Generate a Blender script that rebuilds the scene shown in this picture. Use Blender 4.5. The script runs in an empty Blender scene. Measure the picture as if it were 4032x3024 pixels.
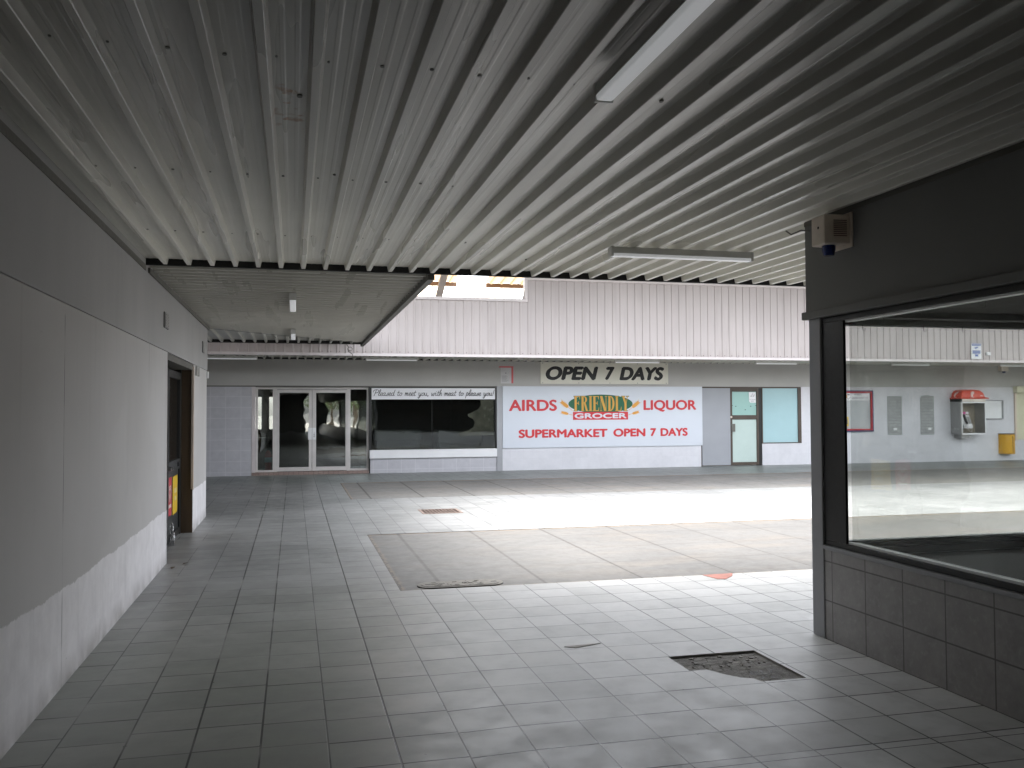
import bpy, math, random
from mathutils import Vector, Matrix
random.seed(7)
SC = bpy.context.scene
COL = SC.collection
PI = math.pi

# ------------------------------------------------------------------ helpers
ORG = {}            # world origin of each parent, so meshes can be written in world coordinates


class MB:
    """collects faces and links them as ONE mesh object"""
    def __init__(self):
        self.v = []; self.f = []; self.m = []

    def poly(self, pts, m=0):
        n = len(self.v); self.v += [tuple(p) for p in pts]; self.f.append(list(range(n, n + len(pts)))); self.m.append(m)
        return self

    def box(self, x0, x1, y0, y1, z0, z1, m=0):
        if x0 > x1: x0, x1 = x1, x0
        if y0 > y1: y0, y1 = y1, y0
        if z0 > z1: z0, z1 = z1, z0
        n = len(self.v)
        self.v += [(x0, y0, z0), (x1, y0, z0), (x1, y1, z0), (x0, y1, z0), (x0, y0, z1), (x1, y0, z1), (x1, y1, z1), (x0, y1, z1)]
        for q in ((0, 3, 2, 1), (4, 5, 6, 7), (0, 1, 5, 4), (1, 2, 6, 5), (2, 3, 7, 6), (3, 0, 4, 7)):
            self.f.append([n + i for i in q]); self.m.append(m)
        return self

    def prism(self, pts, d, m=0):
        """pts: planar outline (3D), d: extrusion vector"""
        n = len(self.v); k = len(pts); d = Vector(d)
        self.v += [tuple(p) for p in pts] + [tuple(Vector(p) + d) for p in pts]
        self.f.append(list(range(n, n + k))); self.f.append([n + k + i for i in reversed(range(k))]); self.m += [m, m]
        for i in range(k):
            j = (i + 1) % k
            self.f.append([n + i, n + k + i, n + k + j, n + j]); self.m.append(m)
        return self

    def tube(self, pts, r, n=8, cap=True, m=0):
        pts = [Vector(p) for p in pts]; rs = r if isinstance(r, (list, tuple)) else [r] * len(pts)
        base = len(self.v); k = len(pts)
        for i, p in enumerate(pts):
            t = (pts[min(i + 1, k - 1)] - pts[max(i - 1, 0)]).normalized()
            a = t.cross(Vector((0, 0, 1)) if abs(t.z) < .9 else Vector((1, 0, 0))).normalized(); b = t.cross(a)
            for j in range(n):
                w = 2 * PI * j / n
                self.v.append(tuple(p + (a * math.cos(w) + b * math.sin(w)) * rs[i]))
        for i in range(k - 1):
            for j in range(n):
                self.f.append([base + i * n + j, base + i * n + (j + 1) % n, base + (i + 1) * n + (j + 1) % n, base + (i + 1) * n + j]); self.m.append(m)
        if cap:
            self.f.append([base + j for j in reversed(range(n))]); self.f.append([base + (k - 1) * n + j for j in range(n)]); self.m += [m, m]
        return self

    def ribbon(self, pts, w, y):
        """flat stroke in the XZ plane at depth y"""
        for (x0, z0), (x1, z1) in zip(pts[:-1], pts[1:]):
            dx, dz = x1 - x0, z1 - z0; L = math.hypot(dx, dz) or 1e-6
            nx, nz = -dz / L * w / 2, dx / L * w / 2; ex, ez = dx / L * w * .3, dz / L * w * .3
            y -= 2e-5
            self.poly([(x0 + nx - ex, y, z0 + nz - ez), (x0 - nx - ex, y, z0 - nz - ez), (x1 - nx + ex, y, z1 - nz + ez), (x1 + nx + ex, y, z1 + nz + ez)])
        return self

    def build(self, name, mat, parent=None, bevel=0, smooth=False, fix=True):
        me = bpy.data.meshes.new(name)
        o = bpy.data.objects.new(name, me); COL.objects.link(o)
        L = Vector((0, 0, 0))
        if parent is not None:
            o.parent = parent; L = ORG.get(parent.name, L)
        ORG[o.name] = L
        me.from_pydata([tuple(Vector(p) - L) for p in self.v], [], self.f)
        for mt in (mat if isinstance(mat, (list, tuple)) else [mat]): me.materials.append(mt)
        if any(self.m):
            for p, i in zip(me.polygons, self.m): p.material_index = i
        if smooth:
            for p in me.polygons: p.use_smooth = True
        me.update()
        if fix:
            import bmesh
            bm = bmesh.new(); bm.from_mesh(me); bmesh.ops.recalc_face_normals(bm, faces=bm.faces); bm.to_mesh(me); bm.free()
        if bevel:
            b = o.modifiers.new('bevel', 'BEVEL'); b.width = bevel; b.segments = 2; b.limit_method = 'ANGLE'; b.angle_limit = math.radians(40)
        return o


def tag(o, label=None, cat=None, group=None, kind=None):
    if label: o['label'] = label
    if cat: o['category'] = cat
    if group: o['group'] = group
    if kind: o['kind'] = kind
    return o


def thing(name, label, cat, loc=(0, 0, 0), group=None):
    o = bpy.data.objects.new(name, None); COL.objects.link(o); o.location = loc; o.empty_display_size = .1
    ORG[o.name] = Vector(loc)
    return tag(o, label, cat, group)


def copy_tree(o, parent=None):
    c = o.copy(); COL.objects.link(c)
    if parent is not None: c.parent = parent
    for ch in list(o.children): copy_tree(ch, c)
    return c


def text_mb(items, y, mb=None, bold=0.0, shear=0.0, fat=0.0):
    """items: (string, x0, x1, z0, z1): built-in font fitted to that box on a wall facing -Y at depth y"""
    mb = mb or MB()
    for s, x0, x1, z0, z1 in items:
        cu = bpy.data.curves.new('t', 'FONT'); cu.body = s; cu.size = 1; cu.offset = bold; cu.shear = shear; cu.resolution_u = 6
        o = bpy.data.objects.new('t', cu); COL.objects.link(o)
        dg = bpy.context.evaluated_depsgraph_get()
        me = bpy.data.meshes.new_from_object(o.evaluated_get(dg))
        xs = [v.co.x for v in me.vertices]; ys = [v.co.y for v in me.vertices]
        a, b, c, d = min(xs), max(xs), min(ys), max(ys)
        for k, (ox, oz) in enumerate([(0, 0)] if not fat else [(0, 0), (fat, 0), (-fat, 0), (0, fat * .7), (0, -fat * .7), (fat * .7, fat * .5), (-fat * .7, -fat * .5)]):
            n = len(mb.v)
            for v in me.vertices:
                mb.v.append((x0 + fat + ox + (v.co.x - a) / (b - a) * (x1 - x0 - 2 * fat), y - k * 6e-5, z0 + fat * .7 + oz + (v.co.y - c) / (d - c) * (z1 - z0 - 1.4 * fat)))
            for p in me.polygons:
                mb.f.append([n + i for i in p.vertices]); mb.m.append(0)
        bpy.data.objects.remove(o); bpy.data.meshes.remove(me); bpy.data.curves.remove(cu)
    return mb


def each(name, boxes, mat, parent, bevel=0):
    return [MB().box(*q).build(name, mat, parent, bevel) for q in boxes]


def words(name, items, y, mat, parent, **kw):
    return [text_mb([q], y, **kw).build(name, mat, parent) for q in items]


# ------------------------------------------------------------------ materials
class NT:
    def __init__(self, name):
        self.mat = bpy.data.materials.new(name); self.mat.use_nodes = True
        self.t = self.mat.node_tree; self.t.nodes.clear()
        self.out = self.t.nodes.new('ShaderNodeOutputMaterial')
        self.co = self.t.nodes.new('ShaderNodeNewGeometry').outputs['Position']     # world metres: every surface keeps its own stains
        s = self.t.nodes.new('ShaderNodeSeparateXYZ'); self.t.links.new(self.co, s.inputs[0])
        self.x, self.y, self.z = s.outputs

    def put(self, sock, val):
        if isinstance(val, bpy.types.NodeSocket): self.t.links.new(val, sock)
        elif isinstance(val, (tuple, list)) and len(val) == 3 and sock.type == 'RGBA': sock.default_value = (*val, 1)
        elif val is not None: sock.default_value = val

    def M(self, op, a, b=None, c=None):
        n = self.t.nodes.new('ShaderNodeMath'); n.operation = op
        for i, q in enumerate((a, b, c)):
            if q is not None: self.put(n.inputs[i], q)
        return n.outputs[0]

    def vec(self, x, y, z):
        n = self.t.nodes.new('ShaderNodeCombineXYZ')
        for i, q in enumerate((x, y, z)): self.put(n.inputs[i], q)
        return n.outputs[0]

    def noise(self, scale=5, detail=4, vec=None, rough=.55, stretch=None):
        v = vec or self.co
        if stretch:
            m = self.t.nodes.new('ShaderNodeMapping'); self.t.links.new(v, m.inputs[0]); m.inputs['Scale'].default_value = stretch; v = m.outputs[0]
        n = self.t.nodes.new('ShaderNodeTexNoise'); self.t.links.new(v, n.inputs['Vector'])
        n.inputs['Scale'].default_value = scale; n.inputs['Detail'].default_value = detail; n.inputs['Roughness'].default_value = rough
        return n.outputs[0]

    def white(self, vec):
        n = self.t.nodes.new('ShaderNodeTexWhiteNoise'); n.noise_dimensions = '3D'; self.t.links.new(vec, n.inputs['Vector']); return n.outputs['Value']

    def voro(self, scale, vec=None, feature='F1'):
        n = self.t.nodes.new('ShaderNodeTexVoronoi'); n.feature = feature; self.t.links.new(vec or self.co, n.inputs['Vector']); n.inputs['Scale'].default_value = scale
        return n.outputs['Distance']

    def map(self, v, a, b, c=0., d=1., smooth=False):
        n = self.t.nodes.new('ShaderNodeMapRange'); n.clamp = True
        if smooth: n.interpolation_type = 'SMOOTHSTEP'
        for i, q in enumerate((v, a, b, c, d)): self.put(n.inputs[i], q)
        return n.outputs[0]

    def mix(self, f, a, b, mode='MIX'):
        n = self.t.nodes.new('ShaderNodeMix'); n.data_type = 'RGBA'; n.blend_type = mode
        self.put(n.inputs[0], f); self.put(n.inputs[6], a); self.put(n.inputs[7], b)
        return n.outputs[2]

    def bump(self, h, strength=.2, dist=.01):
        n = self.t.nodes.new('ShaderNodeBump'); n.inputs['Strength'].default_value = strength; n.inputs['Distance'].default_value = dist
        self.t.links.new(h, n.inputs['Height']); return n.outputs[0]

    def bsdf(self, col, rough=.6, spec=.4, metal=0., normal=None, trans=None):
        p = self.t.nodes.new('ShaderNodeBsdfPrincipled')
        self.put(p.inputs['Base Color'], col); self.put(p.inputs['Roughness'], rough); self.put(p.inputs['Metallic'], metal)
        self.put(p.inputs['Specular IOR Level'], spec)
        if normal is not None: self.put(p.inputs['Normal'], normal)
        self.t.links.new(p.outputs[0], self.out.inputs[0]); return p

    def line(self, coord, pos, w):
        """1 on a line |coord-pos|<w"""
        return self.map(self.M('ABSOLUTE', self.M('SUBTRACT', coord, pos)), w * .6, w, 1, 0)

    def grid(self, coord, pitch, phase, w):
        """1 on joints spaced by pitch"""
        f = self.M('FRACT', self.M('DIVIDE', self.M('SUBTRACT', coord, phase), pitch))
        d = self.M('MULTIPLY', self.M('MINIMUM', f, self.M('SUBTRACT', 1., f)), pitch)
        return self.map(d, w * .5, w, 1, 0)


def sc(c, k): return tuple(max(0, min(1, q * k)) for q in c)


def paint(name, col, rough=.55, var=.16, scale=2.2, fine=40, bump=.08, spec=.35, metal=0., streak=None, dirt=None):
    n = NT(name)
    a = n.noise(scale, 5, stretch=streak); b = n.noise(fine, 3)
    f = n.M('ADD', n.M('MULTIPLY', n.map(a, .3, .7), .75), n.M('MULTIPLY', b, .25))
    c = n.mix(f, sc(col, 1 - var), sc(col, 1 + var * .6))
    if dirt:
        c = n.mix(n.M('MULTIPLY', n.map(n.noise(scale * 2.3, 6, stretch=streak), .52, .75), dirt[1]), c, dirt[0])
    n.bsdf(c, n.map(b, .2, .8, max(.02, rough - .08), min(1, rough + .1)), spec, metal, n.bump(b, bump, .004) if bump else None)
    return n.mat


def glass(name, tint=(.93, .96, .95), refl=.07, gain=.9, dust=0., wave=.10):
    n = NT(name); t = n.t
    tr = t.nodes.new('ShaderNodeBsdfTransparent'); tr.inputs[0].default_value = (*tint, 1)
    g = t.nodes.new('ShaderNodeBsdfGlossy'); g.inputs['Roughness'].default_value = .015; g.inputs[0].default_value = (.9, .95, .93, 1)
    lw = t.nodes.new('ShaderNodeLayerWeight'); lw.inputs[0].default_value = .25
    wob = n.bump(n.noise(1.3, 2), wave, .05); t.links.new(wob, g.inputs['Normal'])
    f = n.M('ADD', n.M('MULTIPLY', lw.outputs['Fresnel'], gain), refl)
    m = t.nodes.new('ShaderNodeMixShader'); t.links.new(f, m.inputs[0]); t.links.new(tr.outputs[0], m.inputs[1]); t.links.new(g.outputs[0], m.inputs[2])
    if dust:
        d = t.nodes.new('ShaderNodeBsdfDiffuse'); d.inputs[0].default_value = (.6, .6, .585, 1); q = t.nodes.new('ShaderNodeMixShader')
        t.links.new(n.map(n.noise(2.1, 6, rough=.7), .3, .75, dust * .4, dust * 1.8), q.inputs[0]); t.links.new(m.outputs[0], q.inputs[1]); t.links.new(d.outputs[0], q.inputs[2]); m = q
    t.links.new(m.outputs[0], n.out.inputs[0]); return n.mat


def mat_tiles():
    n = NT('floor_tiles'); PX, PY = .3065, .319
    u = n.M('DIVIDE', n.M('SUBTRACT', n.x, .161), PX)
    cu = n.M('FLOOR', u)
    rc = n.white(n.vec(cu, 3.7, 1.1))
    left = n.map(n.x, .25, 1.05, 1, .05)
    off = n.M('MULTIPLY', n.M('MULTIPLY', n.M('SUBTRACT', rc, .5), left), .42)
    v = n.M('ADD', n.M('DIVIDE', n.M('SUBTRACT', n.y, 5.246), PY), off)
    cv = n.M('FLOOR', v)
    idv = n.vec(cu, cv, 0.)
    r1 = n.white(idv); r2 = n.white(n.vec(cu, cv, 9.)); r3 = n.white(n.vec(cu, n.M('FLOOR', n.M('ADD', v, .5)), 4.))
    r4 = n.white(n.vec(n.M('FLOOR', n.M('ADD', u, .5)), 2., 7.))

    def d(f, p):
        fr = n.M('FRACT', f); return n.M('MULTIPLY', n.M('MINIMUM', fr, n.M('SUBTRACT', 1., fr)), p)
    wob = n.M('SUBTRACT', n.M('MULTIPLY', n.M('SUBTRACT', n.noise(9, 3), .5), .004), n.map(n.noise(15, 4, rough=.7), .66, .78, 0, .016))
    du = n.M('ADD', d(u, PX), wob); dv = n.M('ADD', d(v, PY), wob)
    ju = n.M('MULTIPLY', n.map(du, n.M('MULTIPLY_ADD', r4, .0022, .0016), n.M('MULTIPLY_ADD', r4, .0022, .0044), 1, 0), n.M('MULTIPLY_ADD', r4, .25, .75))
    jv = n.M('MULTIPLY', n.map(dv, .0034, n.M('MULTIPLY_ADD', r3, .0030, .0050), 1, 0), n.map(r3, .0, .6, .6, 1.))
    extra = n.M('MULTIPLY', n.line(n.y, 3.585, .004), n.map(n.x, 1.3, 1.5))
    j = n.M('MAXIMUM', n.M('MAXIMUM', ju, jv), extra)
    big = n.noise(.55, 5); mid = n.noise(4.5, 6, rough=.65); fine = n.noise(60, 3)
    base = n.mix(r1, (.44, .445, .43), (.60, .602, .592))
    base = n.mix(n.M('MULTIPLY', r2, .25), base, (.55, .545, .515))
    base = n.mix(n.M('MULTIPLY', n.map(n.x, 2.1, .2), .85), base, n.mix(r1, (.20, .218, .185), (.25, .265, .23)))   # greener, darker run by the left wall; its dim light put into the colour
    base = n.mix(n.M('MULTIPLY', n.map(n.y, 5.8, 8.5), .85), base, n.mix(r1, (.145, .147, .145), (.18, .182, .18)))  # courtyard tiles darkened to hold back the strong light there
    base = n.mix(n.M('MULTIPLY', n.map(n.y, 3.2, 1.5), .85), base, (.10, .10, .10))  # floor out of view darkened so less light bounces forward
    base = n.mix(n.M('MULTIPLY', n.map(n.y, 19.2, 20.4), .85), base, (.125, .145, .13))                          # canopy shade along the shopfronts put into the tile colour
    base = n.mix(n.M('MULTIPLY', n.map(mid, .46, .72), .42), base, (.25, .25, .24))
    base = n.mix(n.M('MULTIPLY', n.map(big, .35, .65), .18), base, (.62, .615, .61))
    spots = n.map(n.voro(2.3), .0, .022, 1, 0)
    base = n.mix(n.M('MULTIPLY', spots, .75), base, (.05, .045, .04))
    sm = n.noise(3.2, 7, stretch=(1, .35, 1), rough=.7)
    base = n.mix(n.M('MULTIPLY', n.map(sm, .60, .74), .35), base, (.22, .22, .225))
    jl = n.M('MULTIPLY', n.map(n.noise(1.1, 3), .5, .62), n.map(n.x, .5, -.2))
    base = n.mix(j, base, n.mix(n.M('MULTIPLY', jl, .7), (.010, .010, .010), (.34, .34, .32)))
    rough = n.M('ADD', n.map(mid, .3, .7, .28, .48), n.M('MULTIPLY', fine, .08))
    h = n.M('SUBTRACT', n.M('MULTIPLY', r2, .25), n.M('ADD', j, n.M('MULTIPLY', fine, .06)))
    n.bsdf(base, rough, .5, 0, n.bump(h, .25, .003))
    return n.mat


def mat_concrete(name, x0, ya, yb, xj, pitch, yjs, k=1.):
    n = NT(name)
    wob = n.M('MULTIPLY', n.M('SUBTRACT', n.noise(14, 5), .5), .012)
    X = n.M('ADD', n.x, wob); Y = n.M('ADD', n.y, wob)
    f = n.M('FRACT', n.M('DIVIDE', n.M('SUBTRACT', X, xj), pitch))
    dx = n.M('MULTIPLY', n.M('MINIMUM', f, n.M('SUBTRACT', 1., f)), pitch)
    jx = n.map(dx, n.map(n.x, 1., 5., .010, .003), n.map(n.x, 1., 5., .026, .011), 1, 0)
    jx = n.M('MULTIPLY', jx, n.map(n.x, x0 + .2, x0 + .25))
    jy = None
    for q in yjs:
        l = n.M('MULTIPLY', n.line(Y, q, .011), n.map(n.noise(1.7, 2), .35, .5, .35, 1))
        jy = l if jy is None else n.M('MAXIMUM', jy, l)
    a = n.noise(.9, 6); b = n.noise(6, 6, rough=.7); c = n.noise(70, 3); e = n.noise(2.4, 5, stretch=(.35, 1, 1))
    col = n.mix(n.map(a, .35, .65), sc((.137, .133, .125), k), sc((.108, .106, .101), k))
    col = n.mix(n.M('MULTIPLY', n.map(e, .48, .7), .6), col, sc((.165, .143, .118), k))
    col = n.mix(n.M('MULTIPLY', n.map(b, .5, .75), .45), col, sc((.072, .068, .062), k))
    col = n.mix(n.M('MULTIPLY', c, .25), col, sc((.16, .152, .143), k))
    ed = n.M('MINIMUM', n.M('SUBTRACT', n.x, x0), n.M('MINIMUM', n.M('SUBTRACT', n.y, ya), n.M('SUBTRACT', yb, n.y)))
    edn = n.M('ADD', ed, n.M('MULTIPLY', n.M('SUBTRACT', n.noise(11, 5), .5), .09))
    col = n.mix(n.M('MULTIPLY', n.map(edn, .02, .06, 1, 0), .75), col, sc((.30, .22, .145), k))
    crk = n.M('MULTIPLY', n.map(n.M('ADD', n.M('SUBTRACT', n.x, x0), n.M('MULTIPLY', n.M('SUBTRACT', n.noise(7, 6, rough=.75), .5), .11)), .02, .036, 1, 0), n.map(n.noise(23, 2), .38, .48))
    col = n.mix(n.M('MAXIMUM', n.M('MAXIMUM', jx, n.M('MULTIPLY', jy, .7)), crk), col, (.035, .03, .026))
    col = n.mix(n.map(n.x, 3.8, 1.2, 0, .24), col, (.36, .352, .33))  # paler towards the left, lifting the canopy's shade by colour
    n.bsdf(col, n.map(b, .3, .7, .55, .8), .3, 0, n.bump(n.M('ADD', b, n.M('MULTIPLY', c, .5)), .25, .004))
    return n.mat


def mat_leftwall():
    n = NT('grey_render_over_tiles')
    nz = n.noise(5, 6, rough=.65); fine = n.noise(90, 3); big = n.noise(.7, 4)
    th = n.M('ADD', n.M('ADD', n.map(n.y, 4.2, 5.7, .60, .545), n.M('MULTIPLY', n.M('SUBTRACT', n.noise(2.6, 7, rough=.7), .5), .09)), n.M('MULTIPLY', n.M('SUBTRACT', n.noise(30, 3), .5), .02))
    up = n.map(n.M('SUBTRACT', n.z, th), -.004, .004)
    streak = n.noise(9, 5, stretch=(1, 1, .06))
    low = n.mix(n.map(nz, .35, .65), (.70, .68, .69), (.80, .78, .79))
    low = n.mix(n.M('MULTIPLY', n.map(streak, .5, .75), .35), low, (.56, .545, .55))
    grey = n.mix(n.map(big, .3, .7), (.45, .437, .425), (.50, .488, .478))
    grey = n.mix(n.M('MULTIPLY', n.map(streak, .55, .8), .15), grey, (.36, .35, .34))
    c = n.mix(up, low, grey)
    c = n.mix(n.M('MULTIPLY', n.map(n.y, 3.6, 1.5), .85), c, (.10, .10, .10))  # stretch out of view darkened to cut bounced light
    patch = n.map(n.noise(.9, 3, rough=.4), .56, .59); c = n.mix(n.M('MULTIPLY', n.M('MULTIPLY', patch, up), .16), c, (.58, .57, .56))
    drip = n.M('MULTIPLY', n.map(n.noise(14, 4, stretch=(1, 1, .035)), .58, .7), n.map(n.z, .9, 2.17)); c = n.mix(n.M('MULTIPLY', drip, .14), c, (.24, .23, .215))
    scuff = n.map(n.noise(7, 6, stretch=(1, .3, 1.4), rough=.8), .66, .72); c = n.mix(n.M('MULTIPLY', scuff, .35), c, (.27, .265, .26))
    base = n.M('MULTIPLY', n.map(n.z, .16, .0), n.map(n.noise(3.1, 5), .35, .6, .25, 1)); c = n.mix(n.M('MULTIPLY', base, .6), c, (.20, .185, .165))
    row = n.M('MULTIPLY', n.line(n.z, n.map(n.y, 4, 10, .255, .19), .006), n.map(n.noise(2.1, 3), .4, .6, .2, .9))
    c = n.mix(n.M('MULTIPLY', row, .5), c, (.78, .77, .77))
    # hairline render joints, one full height and one short
    w = n.M('MULTIPLY', n.M('SUBTRACT', n.noise(6, 4), .5), .008)
    j1 = n.M('MULTIPLY', n.line(n.M('ADD', n.y, w), 5.52, .006), n.M('MULTIPLY', n.map(n.noise(3.3, 3), .38, .55, .15, .9), n.map(n.z, 2.1, 2.12, 1, 0)))
    j2 = n.M('MULTIPLY', n.line(n.M('ADD', n.y, w), 8.56, .006), n.map(n.z, 1.75, 2.0, 0, .8))
    c = n.mix(n.M('MAXIMUM', j1, j2), c, (.09, .085, .08))
    sp = n.map(n.voro(1.2), 0, .01, 1, 0)
    c = n.mix(n.M('MULTIPLY', sp, .8), c, (.06, .05, .05))
    n.bsdf(c, .62, .3, 0, n.bump(n.M('ADD', fine, n.M('MULTIPLY', up, 1.2)), .12, .004))
    return n.mat


def mat_walltile(name, ca, cb, px, phx, pz, phz, axis='x', w=.004, joint=(.6, .59, .6), rough=.4, js=.6, mottle=None):
    n = NT(name); h = n.x if axis == 'x' else n.y
    cell = n.vec(n.M('FLOOR', n.M('DIVIDE', n.M('SUBTRACT', h, phx), px)), 0., n.M('FLOOR', n.M('DIVIDE', n.M('SUBTRACT', n.z, phz), pz)))
    r = n.white(cell); a = n.noise(7, 6, rough=.7); b = n.noise(1.2, 4)
    c = n.mix(n.map(a, .3, .7), ca, cb)
    c = n.mix(n.M('MULTIPLY', r, .22), c, sc(cb, 1.12))
    c = n.mix(n.M('MULTIPLY', n.map(b, .4, .7), .25), c, sc(ca, .8))
    if mottle: c = n.mix(n.M('MULTIPLY', n.map(n.noise(24, 6, rough=.75), .52, .7), .6), c, mottle)
    j = n.M('MAXIMUM', n.grid(h, px, phx, w), n.grid(n.z, pz, phz, w))
    c = n.mix(n.M('MULTIPLY', j, js), c, joint)
    n.bsdf(c, rough, .4, 0, n.bump(n.M('SUBTRACT', n.M('MULTIPLY', a, .2), j), .2, .003))
    return n.mat


def mat_ceiling(name, k):
    n = NT(name)
    st = n.noise(2.2, 2, stretch=(3, .2, 1)); a = n.noise(1.1, 2); f = n.noise(50, 3)
    c = n.mix(n.map(a, .3, .7), sc((.70, .685, .615), k), sc((.77, .755, .685), k))
    c = n.mix(n.M('MULTIPLY', n.map(st, .5, .75), .2), c, sc((.58, .565, .515), k))
    lap = n.white(n.vec(n.M('FLOOR', n.M('DIVIDE', n.M('ADD', n.x, .02), .786)), n.M('FLOOR', n.M('DIVIDE', n.y, 6.1)), 1.))
    c = n.mix(n.M('MULTIPLY', lap, .22), c, sc((.52, .505, .45), k))
    c = n.mix(n.M('MULTIPLY', n.map(n.noise(.8, 2), .4, .75), .25), c, sc((.46, .445, .40), k))
    c = n.mix(n.M('MULTIPLY', n.map(n.y, 6.4, 2.6), .80), c, sc((.25, .243, .222), 1.))     # light falling off towards the passage, put into the paint
    # rust marks around one leak
    dd = n.M('SQRT', n.M('ADD', n.M('POWER', n.M('DIVIDE', n.M('SUBTRACT', n.x, -.02), .09), 2.), n.M('POWER', n.M('DIVIDE', n.M('SUBTRACT', n.y, 4.05), .42), 2.)))
    ru = n.M('MULTIPLY', n.map(dd, .6, 1.0, 1, 0), n.map(n.noise(9, 3), .55, .63))
    c = n.mix(n.M('MULTIPLY', ru, .85), c, (.26, .13, .04))
    n.bsdf(c, n.map(st, .3, .7, .24, .38), .75, 0, n.bump(f, .03, .003))
    return n.mat


def mat_bricks():
    n = NT('grey_painted_blockwork')
    b = n.t.nodes.new('ShaderNodeTexBrick'); n.t.links.new(n.vec(n.x, n.z, 0.), b.inputs[0])
    b.inputs['Color1'].default_value = (.33, .34, .34, 1); b.inputs['Color2'].default_value = (.40, .41, .41, 1); b.inputs['Mortar'].default_value = (.21, .21, .21, 1)
    b.inputs['Scale'].default_value = 1; b.inputs['Mortar Size'].default_value = .006; b.inputs['Brick Width'].default_value = .24; b.inputs['Row Height'].default_value = .087
    c = n.mix(n.M('MULTIPLY', n.noise(9, 5), .4), b.outputs[0], (.24, .24, .24)); n.bsdf(c, .8, .2, 0, n.bump(n.noise(50, 3), .2, .004)); return n.mat


def mat_translucent(name, col, k=.75):
    n = NT(name); t = n.t
    c = n.mix(n.map(n.noise(2.5, 5, stretch=(2, .4, 1)), .3, .7), sc(col, .8), col)
    d = t.nodes.new('ShaderNodeBsdfDiffuse'); tr = t.nodes.new('ShaderNodeBsdfTranslucent'); m = t.nodes.new('ShaderNodeMixShader'); m.inputs[0].default_value = k
    t.links.new(c, d.inputs[0]); t.links.new(c, tr.inputs[0]); t.links.new(d.outputs[0], m.inputs[1]); t.links.new(tr.outputs[0], m.inputs[2]); t.links.new(m.outputs[0], n.out.inputs[0]); return n.mat


def mat_bed():
    n = NT('exposed_tile_bed'); a = n.noise(13, 6, stretch=(.6, 1.8, 1), rough=.8); v = n.voro(13, feature='DISTANCE_TO_EDGE')
    c = n.mix(n.map(a, .35, .65), (.12, .113, .10), (.50, .48, .45)); c = n.mix(n.map(v, 0, .05, .75, 0), c, (.035, .03, .028))
    c = n.mix(n.M('MULTIPLY', n.map(n.noise(4, 5), .5, .66), .6), c, (.30, .29, .28))
    n.bsdf(c, .85, .2, 0, n.bump(a, .8, .02)); return n.mat


M = {}
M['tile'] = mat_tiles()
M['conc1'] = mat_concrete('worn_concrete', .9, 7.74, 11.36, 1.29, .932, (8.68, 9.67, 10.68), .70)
M['conc2'] = mat_concrete('worn_concrete_shade', .98, 16.0, 19.75, 1.35, .945, (17.0, 18.1, 19.0), 1.45)  # same concrete, lightened to offset the shade over the far path
M['leftwall'] = mat_leftwall()
M['greyband'] = paint('grey_band_paint', (.43, .42, .405), .6, .1, .9)
M['leftband'] = paint('grey_wall_paint_upper', (.385, .38, .375), .6, .12, .9, 60, .08, .3, 0, (1, 1, .25), ((.29, .285, .28), .35))
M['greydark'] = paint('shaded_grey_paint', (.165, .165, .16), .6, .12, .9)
M['pillar'] = paint('grey_pillar_paint', (.33, .335, .35), .5, .08)
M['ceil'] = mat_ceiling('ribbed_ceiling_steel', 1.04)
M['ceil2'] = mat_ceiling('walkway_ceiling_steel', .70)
M['clad'] = paint('pink_white_cladding', (.50, .445, .44), .42, .10, 1.6, 30, .03, .4, 0, (2.2, 1, .3), ((.42, .37, .37), .35))
def mat_clad():
    n = NT('pink_white_cladding'); st = n.noise(2.4, 6, stretch=(2.4, 1, .22), rough=.65); big = n.noise(.6, 4)
    lap = n.white(n.vec(n.M('FLOOR', n.M('DIVIDE', n.M('SUBTRACT', n.x, 2.72), .77)), 0., 3.))
    c = n.mix(n.map(big, .3, .7), (.41, .368, .364), (.46, .416, .41)); c = n.mix(n.M('MULTIPLY', lap, .35), c, (.385, .348, .343))
    c = n.mix(n.M('MULTIPLY', n.map(st, .5, .75), .4), c, (.31, .275, .27))
    low = n.M('MULTIPLY', n.map(n.z, 3.25, 2.9), n.map(n.noise(5, 5, stretch=(2, 1, .3)), .42, .7)); c = n.mix(n.M('MULTIPLY', low, .45), c, (.30, .25, .23))
    n.bsdf(c, .4, .4, 0, n.bump(n.noise(1.7, 3, stretch=(1, 1, .5)), .25, .02)); return n.mat


M['clad'] = mat_clad()
M['cladtrim'] = paint('white_trim', (.60, .55, .55), .4, .1, 2, 30, .03)
M['flash'] = paint('brown_flashing', (.13, .125, .11), .5, .15, 2)
M['black'] = paint('black_gap', (.012, .012, .012), .7, .2)
M['ltile'] = mat_walltile('lilac_wall_tiles', (.42, .415, .445), (.50, .495, .525), .355, -1.25, .263, .095, 'x', .009, (.62, .61, .63), .4, .5)
M['wtile'] = mat_walltile('white_wall_tiles', (.55, .55, .58), (.62, .615, .645), .355, 14.02, .305, .0, 'x', .004, (.5, .49, .53), .4, .35)
M['stone'] = mat_walltile('dark_stone_tiles', (.27, .26, .254), (.38, .365, .36), .355, 5.30, .263, .0, 'y', .006, (.06, .057, .054), .35, .75, (.44, .425, .42))
M['white'] = paint('white_enamel', (.74, .74, .75), .35, .08, 2)
M['alum'] = paint('white_aluminium_frame', (.58, .55, .53), .4, .14, 3, 30, .05, .45)
M['bead'] = paint('bright_aluminium_bead', (.8, .82, .81), .35, .05, 4, 30, 0, .5, 0)  # reflected courtyard brightness put into the pale bead colour
M['blackframe'] = paint('black_window_frame', (.014, .014, .013), .4, .2, 2)
M['brown'] = paint('brown_aluminium', (.072, .055, .043), .45, .2, 3)
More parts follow.
